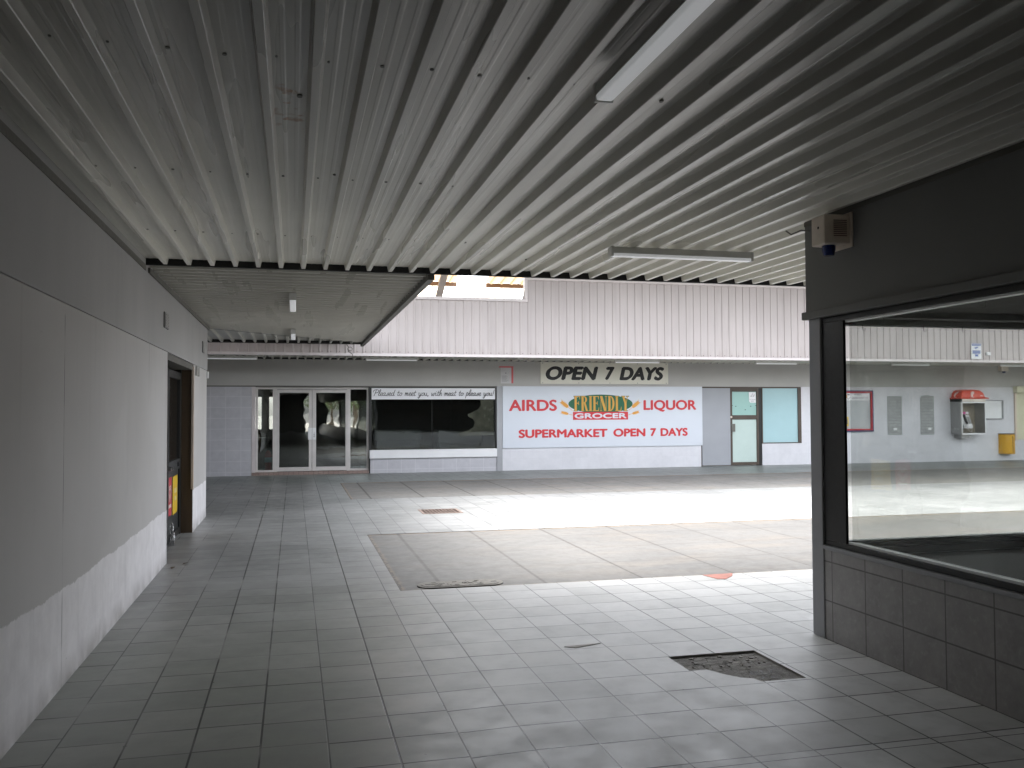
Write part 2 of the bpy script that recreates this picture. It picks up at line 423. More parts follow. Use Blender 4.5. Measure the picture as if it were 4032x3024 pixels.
M['timber'] = paint('dark_brown_jamb', (.085, .058, .036), .5, .25, 2, 30, .05, .35, 0, (3, 3, .3))
M['cream'] = paint('cream_trim', (.62, .52, .44), .5, .1)
M['darkglass'] = paint('dark_glass', (.012, .012, .012), .08, .2, 2, 30, 0, .5)
M['blackpanel'] = paint('black_door_panel', (.03, .033, .034), .35, .3, 3)
M['glass'] = glass('clear_glass', (.91, .92, .91), .012, .10, .05)
M['shopglass'] = glass('shop_glass', (.66, .68, .66), .16, .6, 0, .045)
M['dimglass'] = glass('butcher_glass', (.72, .74, .72), .05, .35, 0, .04)
M['frost'] = paint('frosted_blue_glass', (.36, .53, .56), .18, .08, .8, 20, .01, .5)
M['frostgreen'] = paint('frosted_green_glass', (.31, .50, .46), .2, .08, 1.2, 20, .01, .5)
M['frostpale'] = paint('frosted_pale_glass', (.47, .57, .535), .2, .08, 1.2, 20, .01, .5)
M['greypanel'] = paint('grey_infill_panel', (.31, .32, .345), .5, .06)
M['signwhite'] = paint('sign_white', (.57, .60, .655), .35, .04, .8)
M['signcream'] = paint('sign_cream', (.66, .64, .56), .4, .06, 1.2)
M['banner'] = paint('banner_white', (.78, .78, .81), .45, .05)
M['ink'] = paint('black_ink', (.012, .012, .013), .45, .1)
M['red'] = paint('sign_red', (.52, .028, .035), .4, .06)
M['green'] = paint('sign_green', (.008, .10, .045), .4, .08)
M['gold'] = paint('sign_gold', (.55, .30, .045), .4, .08)
M['wheat'] = paint('wheat_orange', (.66, .31, .05), .45, .15, 9)
M['paper'] = paint('weathered_paper', (.55, .54, .55), .8, .12, 6, 60)
M['papertext'] = paint('grey_print', (.2, .2, .22), .8, .1)
M['faded'] = paint('faded_red_tape', (.62, .13, .14), .6, .1)
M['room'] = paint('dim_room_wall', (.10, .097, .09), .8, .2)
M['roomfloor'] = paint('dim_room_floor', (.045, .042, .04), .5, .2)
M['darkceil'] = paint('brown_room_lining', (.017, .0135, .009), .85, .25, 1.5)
M['counter'] = paint('pale_counter', (.12, .125, .13), .5, .1)
M['film'] = paint('crumpled_window_film', (.19, .175, .14), .22, .55, 3.4, 12, .9, .6, .35)
M['exred'] = paint('extinguisher_red', (.42, .02, .02), .3, .1)
M['bluelab'] = paint('pale_blue_label', (.35, .52, .6), .5, .1)
M['brick'] = mat_bricks()
M['steel'] = paint('brushed_steel', (.34, .34, .335), .38, .2, 2.5, 60, .03, .5, .7)
M['boothback'] = paint('booth_back_panel', (.26, .22, .16), .5, .35, 2.2)
M['boothred'] = paint('booth_red_plastic', (.66, .065, .03), .3, .08)
M['boothgrey'] = paint('booth_phone_plastic', (.6, .6, .6), .4, .1)
M['pink'] = paint('magenta_sticker', (.6, .05, .28), .5, .1)
M['yellow'] = paint('bin_yellow', (.62, .33, .015), .4, .12, 2.5, 40, .04, .35, 0, None, ((.35, .17, .02), .5))
M['posteryellow'] = paint('poster_yellow', (.66, .43, .02), .5, .08)
M['posterred'] = paint('poster_red', (.50, .045, .06), .5, .08)
M['pale'] = paint('pale_print', (.72, .58, .55), .5, .08)
M['palegold'] = paint('pale_gold_print', (.7, .56, .22), .5, .08)
M['shutter'] = paint('cream_shutter', (.62, .60, .44), .5, .06)
M['navy'] = paint('navy_frame', (.03, .04, .12), .4, .1)
M['frame_red'] = paint('notice_frame_red', (.40, .02, .03), .4, .1)
M['boardgrey'] = paint('board_backing', (.42, .43, .44), .7, .12)
M['signblue'] = paint('warning_blue', (.05, .10, .33), .4, .08)
M['siren'] = paint('aged_cream_plastic', (.72, .63, .54), .45, .14, 8)
M['sirenslot'] = paint('rusty_slot', (.10, .05, .04), .7, .2)
M['strobe'] = paint('blue_strobe', (.006, .02, .12), .12, .15, 4, 30, 0, .6)
M['rust'] = paint('rusty_iron', (.21, .16, .135), .75, .4, 12, 60, .2)
M['pit'] = paint('drain_pit', (.015, .014, .013), .9, .2)
M['cover'] = paint('concrete_cover', (.22, .208, .185), .75, .25, 16, 70, .5, .25, 0, None, ((.12, .112, .10), .5))
M['redtile'] = paint('exposed_red_bed', (.27, .12, .095), .8, .35, 9)
M['bed'] = mat_bed()
M['greychip'] = paint('grey_chip', (.40, .375, .35), .8, .25, 12)
M['lightbody'] = paint('batten_enamel', (.60, .60, .58), .4, .1, 4)
M['diffuser'] = paint('batten_diffuser', (.92, .92, .93), .45, .03, 4, 30, 0, .2)
def mat_diffuser():
    n = NT('batten_diffuser'); p = n.bsdf(n.mix(n.map(n.voro(9), 0, .05, .5, 0), (.90, .90, .91), (.45, .43, .40)), .45, .25)
    p.inputs['Emission Color'].default_value = (.94, .97, 1, 1); p.inputs['Emission Strength'].default_value = .20; return n.mat      # faint glow added to the diffuser


M['diffuser'] = mat_diffuser()
M['grille'] = paint('vent_grey', (.20, .20, .20), .6, .1)
M['roof1'] = mat_translucent('amber_roof_sheet', (.58, .42, .27), .34)
M['roof2'] = mat_translucent('backlit_roof_sheet', (.93, .82, .64), .85)
M['purlin'] = paint('brown_steel_beam', (.20, .12, .07), .5, .2)
M['post'] = paint('grey_steel_post', (.34, .32, .31), .5, .15, 5)
M['chain'] = paint('chain_steel', (.5, .5, .5), .3, .2, 9, 30, .05, .5, .9)
M['ground'] = paint('outside_ground', (.20, .19, .17), .9, .3, .4, 9, .3)
M['bark'] = paint('bark', (.10, .08, .06), .9, .3, 9)
M['leaf'] = paint('leaf_green', (.12, .17, .05), .6, .5, 1.7)
M['thresh'] = mat_walltile('threshold_tiles', (.22, .15, .13), (.30, .23, .20), .12, 0, .2, 0, 'x', .006, (.12, .1, .09), .6, .8)

YF = 22.6          # plane of the far shopfronts
ZC = 2.85          # underside of the ribs
XR = 3.5           # face of the right hand shop
XL = -1.27         # face of the left wall

# ------------------------------------------------------------------ ground and floor
g = MB(); g.poly([(-400, -400, -.06), (400, -400, -.06), (400, 400, -.06), (-400, 400, -.06)])
tag(g.build('ground', M['ground']), kind='structure')
tag(MB().poly([(-30, -90, -.03), (30, -90, -.03), (30, -24.3, -.03), (-30, -24.3, -.03)]).build('pavement', paint('pale_pavement', (.62, .57, .50), .9, .2)), kind='structure')
holes = [(.9, 30, 7.74, 11.36), (.98, 30, 16.0, 19.75), (1.92, 2.5, 13.42, 13.99), (2.292, 2.888, 4.637, 5.246)]
xs = sorted({-14, .9, .98, 1.92, 2.292, 2.5, 2.888, 30, 33}); ys = sorted({-24, 4.637, 5.246, 7.74, 11.36, 13.42, 13.99, 16.0, 19.75, 22.72})
f = MB()
for i in range(len(xs) - 1):
    for j in range(len(ys) - 1):
        cx, cy = (xs[i] + xs[i + 1]) / 2, (ys[j] + ys[j + 1]) / 2
        if any(a < cx < b and c < cy < d for a, b, c, d in holes): continue
        f.poly([(xs[i], ys[j], 0), (xs[i + 1], ys[j], 0), (xs[i + 1], ys[j + 1], 0), (xs[i], ys[j + 1], 0)])
broken = [(2.292, 5.246), (2.888, 5.246), (2.888, 4.637), (2.602, 4.637), (2.585, 4.70), (2.52, 4.735), (2.47, 4.80), (2.43, 4.875), (2.405, 4.93), (2.36, 4.938), (2.292, 4.928)]
f.poly([(2.292, 4.637, 0)] + [(x, y, 0) for x, y in broken[3:]])        # what is left of the broken tile
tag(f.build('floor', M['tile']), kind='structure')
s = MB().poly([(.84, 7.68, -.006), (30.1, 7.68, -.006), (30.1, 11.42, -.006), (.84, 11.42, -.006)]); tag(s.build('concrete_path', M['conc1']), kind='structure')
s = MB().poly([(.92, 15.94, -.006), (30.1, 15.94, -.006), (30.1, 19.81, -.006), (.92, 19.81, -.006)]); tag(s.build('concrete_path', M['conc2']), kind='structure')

# broken paving
Z1 = .004
pts = broken
t = thing('missing_tile_patch', 'dark broken patch of missing floor tiles with scratched bedding, near the right shop corner', 'floor patch', (2.59, 4.94, 0))
MB().poly([(2.27, 4.61, -.014), (2.91, 4.61, -.014), (2.91, 5.27, -.014), (2.27, 5.27, -.014)]).build('bed', M['bed'], t)
e = MB()
for (xa, ya), (xb, yb) in zip(pts, pts[1:] + pts[:1]):
    e.poly([(xa, ya, -.0005), (xb, yb, -.0005), (xb, yb, -.014), (xa, ya, -.014)])
rb = random.Random(4)
for i in range(26):
    x, y = rb.uniform(2.31, 2.86), rb.uniform(4.96, 5.22); q = rb.uniform(.006, .022)
    e.prism([(x + q * rb.uniform(.5, 1) * math.cos(w_ * 1.256), y + q * rb.uniform(.5, 1) * math.sin(w_ * 1.256), -.014) for w_ in range(5)], (0, 0, rb.uniform(.003, .008)))
e.build('broken_edge', M['greychip'], t, fix=False)
sb = text_mb([('BLC', 2.63, 2.83, 0, .07), ('rc', 2.68, 2.79, -.09, -.04)], 0, bold=-.012)
sb.v = [(x + .3 * z, 4.80 + z, -.0125) for x, y, z in sb.v]
sb.build('scribble', M['ink'], t)
t = tag(MB().prism([(3.735, 7.735, 0.001), (4.05, 7.74, 0.001), (3.985, 7.62, 0.001), (3.86, 7.50, 0.001), (3.78, 7.51, 0.001)], (0, 0, .003)).build('chipped_tile', M['redtile']), 'triangular chip of bare red bedding at the near edge of the concrete path', 'floor patch')
t = tag(MB().prism([(1.73, 5.632, .001), (1.79, 5.585, .001), (1.84, 5.60, .001), (1.99, 5.655, .001), (1.90, 5.652, .001)], (0, 0, .003)).build('chipped_tile', M['greychip']), 'small thin grey chip in a floor tile left of the dark broken patch', 'floor patch')
t = tag(MB().prism([(15.6, 15.2, .001), (16.9, 15.1, .001), (16.8, 14.75, .001), (15.7, 14.85, .001)], (0, 0, .003)).build('chipped_tile', M['redtile']), 'red patch of floor out in the bright courtyard, seen through the right shop glass', 'floor patch')

# drain grate
t = thing('drain_grate', 'rusty square iron drain grate in the tiled floor', 'drain', (2.21, 13.7, 0))
b = MB(); b.box(1.9, 2.52, 13.40, 13.44, -.03, .006).box(1.9, 2.52, 13.97, 14.01, -.03, .006).box(1.9, 1.94, 13.44, 13.97, -.03, .006).box(2.48, 2.52, 13.44, 13.97, -.03, .006)
b.build('frame', M['rust'], t)
b = MB()
for i in range(1, 10): b.box(1.94 + i * .054 - .006, 1.94 + i * .054 + .006, 13.44, 13.97, -.003, .003)
for i in range(1, 6): b.box(1.94, 2.48, 13.44 + i * .0885 - .006, 13.44 + i * .0885 + .006, -.003, .002)
b.build('grid', M['rust'], t)
MB().poly([(1.9, 13.4, -.058), (2.52, 13.4, -.058), (2.52, 14.01, -.058), (1.9, 14.01, -.058)]).build('pit', M['pit'], t)

# inspection cover
t = thing('inspection_cover', 'worn oblong inspection cover with rounded ends set in the corner of the near concrete path', 'manhole cover', (1.45, 7.92, 0))


def stadium(x0, x1, y0, y1, z, n=10):
    r = (y1 - y0) / 2; cy = (y0 + y1) / 2; o = []
    for i in range(n + 1): a = -PI / 2 + PI * i / n; o.append((x1 - r + r * math.cos(a), cy + r * math.sin(a), z))
    for i in range(n + 1): a = PI / 2 + PI * i / n; o.append((x0 + r + r * math.cos(a), cy + r * math.sin(a), z))
    return o


MB().prism(stadium(1.067, 1.853, 7.7755, 8.0645, -.005), (0, 0, .004)).build('gap', M['black'], t)
MB().prism(stadium(1.07, 1.85, 7.778, 8.062, -.004), (0, 0, .009)).build('rim', M['cover'], t, .003)
b = MB().prism(stadium(1.105, 1.815, 7.805, 8.035, .005), (0, 0, .004))
for i in range(30):
    x = 1.2 + random.random() * .5; y = 7.83 + random.random() * .17
    b.box(x - .02, x + .02, y - .004, y + .004, .009, .0125) if random.random() < .5 else b.box(x - .004, x + .004, y - .018, y + .018, .009, .0121)
b.build('lid', M['cover'], t)
each('key_slot', [(1.14, 1.19, 7.912, 7.926, .009, .0105), (1.74, 1.79, 7.912, 7.926, .009, .0105)], M['black'], t)


# ------------------------------------------------------------------ ribbed sheet
def profile(u0, u1, pitch, phase, depth, base=.060, top=.034, stiff=.0009):
    """(u, h) across the sheet, h=0 on the pans, h=depth on the ribs"""
    pts = [(u0, 0)]; k = math.floor((u0 - phase) / pitch) - 1
    while phase + k * pitch < u1 + pitch:
        c = phase + k * pitch
        for du, h in ((-base / 2, 0), (-base / 2 + .002, depth * .06), (-top / 2 - .001, depth * .94), (-top / 2 + .002, depth), (top / 2 - .002, depth), (top / 2 + .001, depth * .94), (base / 2 - .002, depth * .06), (base / 2, 0)):
            pts.append((c + du, h))
        if stiff:
            for q in (.36, .64):
                p = c + pitch * q
                pts += [(p - .012, 0), (p - .006, stiff), (p + .006, stiff), (p + .012, 0)]
        k += 1
    pts = [p for p in pts if u0 <= p[0] <= u1] + [(u1, 0)]
    return pts


def sheet(mb, prof, va, vb, fn):
    for (a, ha), (b, hb) in zip(prof[:-1], prof[1:]):
        if b - a < 1e-5: continue
        a0, b0, a1, b1 = va(a), va(b), vb(a), vb(b)
        if a1 - a0 < 1e-4 and b1 - b0 < 1e-4: continue
        mb.poly([fn(a, a0, ha), fn(b, b0, hb), fn(b, max(b1, b0), hb), fn(a, max(a1, a0), ha)])


DEP = .050
ZP = ZC + DEP
t = thing('near_canopy', 'large ribbed off-white metal canopy ceiling running overhead from the viewer to the courtyard', 'canopy', (0, 8.25, ZP))
m = MB()
sheet(m, profile(XL, 30, .1965, .08, DEP), lambda u: -24 if u < XR else 5.56, lambda u: 8.25, lambda u, v, h: (u, v, ZP - h))
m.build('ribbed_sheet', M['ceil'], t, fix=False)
MB().box(XL, 30, 8.262, 8.30, ZC - .006, ZP + .07).build('edge_closure', M['black'], t)
MB().box(XL - .6, 30, 8.305, 8.36, ZP + .0, ZP + .30).build('edge_fascia', M['flash'], t)
MB().box(XL - .2, 30.2, -24, 8.25, ZP + .12, ZP + .2).build('roof_deck', M['flash'], t)
b = MB()
for yy in (1.7, 3.45, 5.2, 6.95):
    for k in range(-6, 22):
        x = .08 + k * .1965 + .05 + random.uniform(-.006, .006); r = random.uniform(.004, .009); y = yy + random.uniform(-.015, .015)
        if x > XR and yy < 5.56 or x < XL + .05: continue
        b.prism([(x + r * math.cos(a * PI / 4), y + r * 1.3 * math.sin(a * PI / 4), ZP - .0045) for a in range(8)], (0, 0, .004))
for x, y, r in ((.02, 3.85, .012), (1.32, 6.93, .014), (1.30, 3.55, .008), (1.55, 3.56, .009), (.22, 5.1, .008), (2.0, 7.6, .008)):
    b.prism([(x + r * math.cos(a * PI / 4), y + r * 1.5 * math.sin(a * PI / 4), ZP - .007) for a in range(8)], (0, 0, .007))
tag(b.build('roof_screw', M['flash'], t), kind='stuff')

t = thing('walkway_canopy', 'lower-left ribbed metal canopy over the side walkway, its sheets mitred at the far corner', 'canopy', (0, 12.7, ZP))
m = MB(); DG = 14.42
ZW = ZP + .002
sheet(m, profile(8.362, 17.18, .1965, .05, DEP), lambda u: XL if u < DG else XL + (u - DG), lambda u: 1.235, lambda u, v, h: (v, u, ZW - h))
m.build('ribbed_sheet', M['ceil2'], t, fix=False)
m = MB()
sheet(m, profile(-14, 1.235, .1965, .08, DEP), lambda u: 14.0 if u < XL else DG + (u - XL), lambda u: 17.2, lambda u, v, h: (u, v, ZW + .001 - h))
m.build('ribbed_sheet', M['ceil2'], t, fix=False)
MB().box(1.238, 1.30, 8.37, 17.24, ZC - .045, ZC + .16).build('edge_flashing', M['flash'], t)
MB().box(-14, 1.237, 17.21, 17.26, ZC - .004, ZW + .14).build('edge_closure', M['black'], t)
MB().box(-14, 1.23, 8.37, 17.2, ZW + .03, ZW + .09).build('roof_deck', M['flash'], t)
m = MB()
m.prism([(XL, DG, ZC - .002), (1.236, DG + 2.506, ZC - .002), (1.236, DG + 2.55, ZC - .002), (XL, DG + .04, ZC - .002)], (0, 0, .004)); m.build('mitre_strip', M['flash'], t)
m = MB()
m.tube([(.98, 17.27, 2.84), (1.02, 17.28, 2.79), (1.0, 17.28, 2.74), (1.06, 17.28, 2.72), (1.1, 17.28, 2.76), (1.05, 17.28, 2.80), (1.0, 17.28, 2.77), (1.03, 17.28, 2.70), (1.09, 17.28, 2.66), (1.1, 17.28, 2.6)], .008, 5)
tag(m.build('loose_cable', M['flash']), 'loose tangle of cable hanging at the outer corner of the walkway canopy', 'cable')

# far canopy soffit + cladding above it
t = thing('parapet_cladding', 'pale pinkish vertical ribbed metal cladding above the shopfronts, with a notch cut from its top', 'cladding', (8, 20.2, ZC))
ZT, ZN, XN = 4.66, 4.14, 5.29
m = MB()
pr = profile(-14, 31, .1925, 2.674, .020, .05, .03, 0)
sheet(m, pr, lambda u: ZC + .02, lambda u: (ZN if .6 < u < XN else ZT), lambda u, v, h: (u, 20.2 - h, v))
m.build('ribbed_sheet', M['clad'], t, fix=False)
MB().box(-14, 31, 20.145, 20.26, ZC - .045, ZC + .018).build('bottom_trim', M['cladtrim'], t, .006)
MB().box(XN + .05, 31, 20.14, 20.30, ZT - .02, ZT + .05).build('capping', M['cladtrim'], t, .008)
MB().box(.6, XN + .05, 20.14, 20.30, ZN - .02, ZN + .05).box(XN - .02, XN + .05, 20.142, 20.298, ZN + .051, ZT + .05).build('notch_trim', M['cladtrim'], t, .008)
MB().box(XN + .051, 31, 20.225, 20.25, ZC + .02, ZT - .021).box(-14, XN + .05, 20.225, 20.25, ZC + .02, ZN - .021).build('backing', M['cladtrim'], t)
MB().box(XN + .06, 31, 20.32, 20.36, ZN, 5.6).build('upstand', M['flash'], t)
b = MB()
for k in range(-12, 100):
    x = 2.674 + .05 + k * .1925
    b.prism([(x + .011 * math.cos(a * PI / 3), 20.196, ZC + .055 + .011 * math.sin(a * PI / 3)) for a in range(6)], (0, -.006, 0))
tag(b.build('cladding_screw', M['flash'], t), kind='stuff')

t = thing('sun_block_roof', 'unseen roof added to shade the gap between the walkway canopy and the ribbed cladding', 'roof', (0, 18.7, 3.2))
MB().box(-14, 1.30, 17.27, 20.13, 3.2, 3.3).build('roof_deck', M['flash'], t)  # added deck, out of sight, keeping sun off the passage floor

t = thing('shopfront_canopy', 'shaded ribbed metal soffit over the far shopfronts', 'canopy', (8, 21.4, ZP))
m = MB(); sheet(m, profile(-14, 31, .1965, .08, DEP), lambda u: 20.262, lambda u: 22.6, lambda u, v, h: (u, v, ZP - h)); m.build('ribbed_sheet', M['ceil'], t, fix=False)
MB().box(-14, 31, 20.27, 23.0, ZP + .05, ZP + .12).build('roof_deck', M['flash'], t)
MB().box(-14, 31, 22.59, 22.64, ZC + .012, ZP + .04).build('wall_closure', M['black'], t)

# high roof seen through the notch
t = thing('raised_roof', 'amber backlit raised roof with beam and post, glimpsed through the notch above the cladding', 'roof', (4, 23, 4.9))


def zr(y): return 5.30 - (y - 21.2) * .150


m = MB()
for xa, xb in ((-1, 4.12), (4.95, 6.2)):
    sheet(m, profile(xa, xb, .28, .1, .04, .09, .05, 0), lambda u: 21.2, lambda u: 23.2, lambda u, v, h: (u, v, zr(v) - h))
m.build('roof_sheet', M['roof1'], t, fix=False)
m = MB()
for xa, xb in ((-1, 4.25), (5.05, 6.2)):
    sheet(m, profile(xa, xb, .28, .1, .04, .09, .05, 0), lambda u: 23.3, lambda u: 27.5, lambda u, v, h: (u, v, zr(23.2) + .04 - (v - 23.2) * .006 - h))
m.build('roof_sheet', M['roof2'], t, fix=False)
MB().box(-1, 31, 16.4, 21.19, 5.32, 5.42).build('roof_deck', M['flash'], t)  # unseen deck added to shade the far part of the courtyard
MB().box(-1, 4.2, 23.2, 23.29, zr(23.2) - .12, zr(23.2) - .01).box(5.0, 6.2, 23.2, 23.29, zr(23.2) - .12, zr(23.2) - .01).build('purlin', M['purlin'], t)
MB().prism([(3.45, 22.3, 4.30), (3.62, 22.3, 4.30), (3.80, 21.5, 5.4), (3.63, 21.5, 5.4)], (0, .12, 0)).build('post', M['post'], t)
pb = MB().box(3.40, 3.68, 22.22, 22.46, 4.12, 4.34).build('bracket', M['post'], t)
b = MB()
for x in (3.45, 3.63):
    for z in (4.20, 4.29): MB().tube([(x, 22.22, z), (x, 22.19, z)], .016, 6).build('bolt', M['flash'], pb)

# ------------------------------------------------------------------ left wall
t = thing('left_wall', 'long grey rendered wall on the left with bare white tiled base and a recessed shop door', 'wall', (XL, 6, 0))
D0, D1, DH, DX = 9.75, 12.2, 2.15, -1.41
MB().box(XL - .25, XL, -24, D0, 0, 2.175).box(XL - .25, XL, D1, 14.0, 0, 2.175).build('wall_face', M['leftwall'], t)
MB().box(XL - .25, XL + .009, -24, 14.010, 2.178, 3.2).build('upper_band', M['leftband'], t, .003)
MB().box(XL + .0, XL + .016, -24, 8.24, 2.79, 2.84).box(XL + .013, XL + .03, 8.37, 14.1, 2.79, 2.835).build('ceiling_trim', M['flash'], t)
MB().box(-14, XL - .26, 13.75, 14.0, 0, 3.2).box(-14, -13.8, 14, 24, 0, 3.2).build('return_wall', M['leftwall'], t)
for y0, y1 in ((9.37, 9.67), (13.17, 13.43)):
    v = MB().box(XL + .01, XL + .022, y0, y1, 2.40, 2.555).build('vent', M['grille'], t)
    b = MB()
    for i in range(9): b.box(XL + .022, XL + .030, y0 + .02, y1 - .02, 2.412 + i * .0155, 2.419 + i * .0155)
    b.build('louvre', M['greyband'], v)
for y in (12.42, 12.66): MB().box(XL, XL + .03, y, y + .09, 2.04, 2.165).build('bracket', M['greyband'], t, .004)
MB().box(XL, XL + .03, 13.9, 13.99, 2.06, 2.16).build('bracket', M['white'], t, .004)
# doorway
each('door_jamb', [(XL - .25, XL - .001, D1 - .03, D1 - .001, 0, DH), (XL - .25, XL - .001, D0 + .001, D0 + .03, 0, DH)], M['timber'], t)
MB().box(XL - .25, XL - .003, D0 + .03, D1 - .03, DH - .05, DH + .02).build('door_head', M['flash'], t)
MB().box(XL - .02, XL + .012, D1 - .045, D1 - .002, .56, DH - .01).build('edge_strip', M['cream'], t, .003)
MB().box(XL - .01, XL + .006, D0 - .02, D0 + .001, 0, .55).build('corner_bead', M['white'], t)
for k, (ya, yb) in enumerate(((D0 + .04, 10.90), (10.93, D1 - .09))):
    dr = MB().box(DX - .05, DX, ya, ya + .09, .02, 2.06).box(DX - .05, DX, yb - .09, yb, .02, 2.06).box(DX - .05, DX, ya + .09, yb - .09, 1.97, 2.06).box(DX - .05, DX, ya + .09, yb - .09, .02, .10).build('door', M['blackframe'], t, .004)
    MB().box(DX - .05, DX - .002, ya + .09, yb - .09, .84, .97).build('mid_rail', M['blackpanel'], dr, .003)
    MB().box(DX - .04, DX - .02, ya + .091, yb - .091, .971, 1.969).build('pane', M['darkglass'], dr)
    MB().box(DX - .04, DX - .018, ya + .091, yb - .091, .101, .839).build('lower_panel', M['blackpanel'], dr)
    h = MB().box(DX - .001, DX + .012, (yb - .30 if k else yb - .25), (yb - .12), .88, .93)
    h.build('letter_flap', M['black'], dr)
    MB().tube([(DX, 10.98 if k else 10.85, .90), (DX + .05, 10.98 if k else 10.85, .90)], .022, 8).build('lock', M['chain'], dr)
MB().box(DX - .06, DX - .0, D1 - .085, D1 - .035, 0, DH - .05).build('door_frame', M['blackframe'], t)
MB().box(DX - .5, DX - .1, D0 + .04, D1 - .04, 0.01, 2.1).build('room_backing', M['black'], t)

t = thing('poster', 'red poster with a pale heart swirl on the lower door panel', 'poster', (DX, 11.2, .56))
PXx = DX + .002
MB().box(DX - .0175, DX - .012, 11.04, 11.36, .33, .78).build('sheet', M['posterred'], t)
hb = MB()


def heart(cy, cz, s, n=26):
    o = []
    for i in range(n + 1):
        a = 2 * PI * i / n * .93 + .2
        o.append((cy + s * 16 * math.sin(a) ** 3 / 17, cz + s * (13 * math.cos(a) - 5 * math.cos(2 * a) - 2 * math.cos(3 * a) - math.cos(4 * a)) / 17))
    return o


for s_ in (.115, .072):
    hp = heart(11.20, .60, s_)
    for (a, b_), (c, d_) in zip(hp[:-1], hp[1:]):
        L = math.hypot(c - a, d_ - b_) or 1e-6; ny, nz = -(d_ - b_) / L * .008, (c - a) / L * .008
        hb.poly([(DX - .010, a + ny, b_ + nz), (DX - .010, a - ny, b_ - nz), (DX - .010, c - ny, d_ - nz), (DX - .010, c + ny, d_ + nz)])
hb.build('swirl', M['pale'], t)
MB().box(DX - .0118, DX - .010, 11.10, 11.30, .425, .465).build('caption', M['pale'], t)
t = thing('poster', 'plain yellow poster with faint pale lettering beside the red one on the door', 'poster', (DX, 11.7, .56))
MB().box(DX - .0175, DX - .012, 11.47, 11.90, .31, .77).build('sheet', M['posteryellow'], t)
each('caption', [(DX - .0118, DX - .010, 11.58, 11.82, .56, .62), (DX - .0118, DX - .010, 11.6, 11.80, .47, .52)], M['palegold'], t)

t = thing('door_chain', 'small steel chain and padlock at the foot of the black door', 'chain', (DX, 11.07, .1))
b = MB()
cp = [(DX + .03, 11.02, .24), (DX + .045, 11.03, .2), (DX + .03, 11.05, .16), (DX + .05, 11.07, .12), (DX + .035, 11.06, .08), (DX + .05, 11.11, .07), (DX + .04, 11.15, .09)]
for i, (x, y, z) in enumerate(cp):
    ring = []
    for k in range(11):
        a = 2 * PI * k / 10
        ring.append((x + .004 * math.sin(a), y + .018 * math.cos(a), z + .026 * math.sin(a)) if i % 2 else (x + .016 * math.cos(a), y + .004 * math.sin(a), z + .026 * math.sin(a)))
    b.tube(ring, .006, 6, False)
b.build('links', M['chain'], t)
b = MB().box(DX + .02, DX + .06, 11.04, 11.10, .0, .06); b.tube([(DX + .04, 11.052, .06), (DX + .04, 11.055, .09), (DX + .04, 11.07, .10), (DX + .04, 11.085, .09), (DX + .04, 11.088, .06)], .006, 6); b.build('padlock', M['chain'], t)

# ------------------------------------------------------------------ right hand corner shop
t = thing('corner_shop', 'dark corner shop on the right with black-framed display glass above a stone tiled base', 'shop', (XR, 5.5, 0))
YC = 5.55
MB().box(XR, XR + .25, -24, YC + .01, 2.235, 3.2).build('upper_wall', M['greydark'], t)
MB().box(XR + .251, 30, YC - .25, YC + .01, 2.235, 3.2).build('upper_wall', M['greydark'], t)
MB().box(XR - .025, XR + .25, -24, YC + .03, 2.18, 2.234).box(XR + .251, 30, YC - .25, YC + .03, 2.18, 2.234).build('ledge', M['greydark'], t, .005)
MB().box(XR - .006, XR + .03, -24, YC + .01, ZC - .012, ZC + .02).build('ceiling_trim', M['flash'], t)
MB().box(XR, XR + .12, 5.395, YC - .02, 0, 2.179).build('pillar', M['pillar'], t, .006)
MB().box(XR + .004, XR + .16, -24, 5.393, 0, .603).build('tiled_base', M['stone'], t)
MB().box(XR + .125, 30, YC - .16, YC - .03, 0, .603).build('tiled_base', M['wtile'], t)
MB().box(XR - .004, XR + .16, -24, 5.393, .604, .632).build('base_capping', M['pillar'], t, .004)
MB().box(XR - .003, XR + .012, 5.386, 5.3925, 0, .603).build('edge_bead', M['pillar'], t)
# windows: black frames, bright glazing beads, clear panes
w = MB()
w.box(XR + .015, XR + .11, -6, 5.392, .634, .668).box(XR + .015, XR + .11, -6, 5.392, 2.142, 2.178).box(XR + .014, XR + .034, 5.15, 5.391, .669, 2.141).box(XR + .0345, XR + .19, 5.425, 5.515, .669, 2.141)
w.box(XR + .015, XR + .11, -6.1, -6, .634, 2.178)
w = w.build('window_frame', M['blackframe'], t, .003)
each('glazing_bead', [(XR + .03, XR + .055, -6, 5.149, .669, .684), (XR + .07, XR + .10, -6, 5.149, .669, .679), (XR + .03, XR + .055, -6, 5.149, 2.128, 2.141), (XR + .07, XR + .10, -6, 5.149, 2.131, 2.141)], M['bead'], w)
MB().box(XR + .058, XR + .064, -6, 5.149, .67, 2.14).build('pane', M['glass'], w)
w = MB()
w.box(XR + .192, 12, YC - .16, YC - .03, .604, .634).box(XR + .192, 12, YC - .16, YC - .03, 2.14, 2.178).box(12, 12.1, YC - .16, YC - .03, .604, 2.178)
w = w.build('window_frame', M['blackframe'], t, .003)
each('glazing_bead', [(XR + .193, 12, YC - .14, YC - .12, .635, .648), (XR + .193, 12, YC - .08, YC - .06, .635, .644), (XR + .193, 12, YC - .14, YC - .12, 2.131, 2.139)], M['bead'], w)
MB().box(XR + .193, 12, YC - .105, YC - .099, .636, 2.138).build('pane', M['glass'], w)
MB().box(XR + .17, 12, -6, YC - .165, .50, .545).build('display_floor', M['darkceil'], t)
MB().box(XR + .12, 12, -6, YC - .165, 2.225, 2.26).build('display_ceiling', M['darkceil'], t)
MB().box(XR + .12, 12, YC - .165, YC - .161, .55, .60).box(XR + .12, 12, YC - .20, YC - .162, 2.181, 2.224).build('bulkhead', M['black'], t)
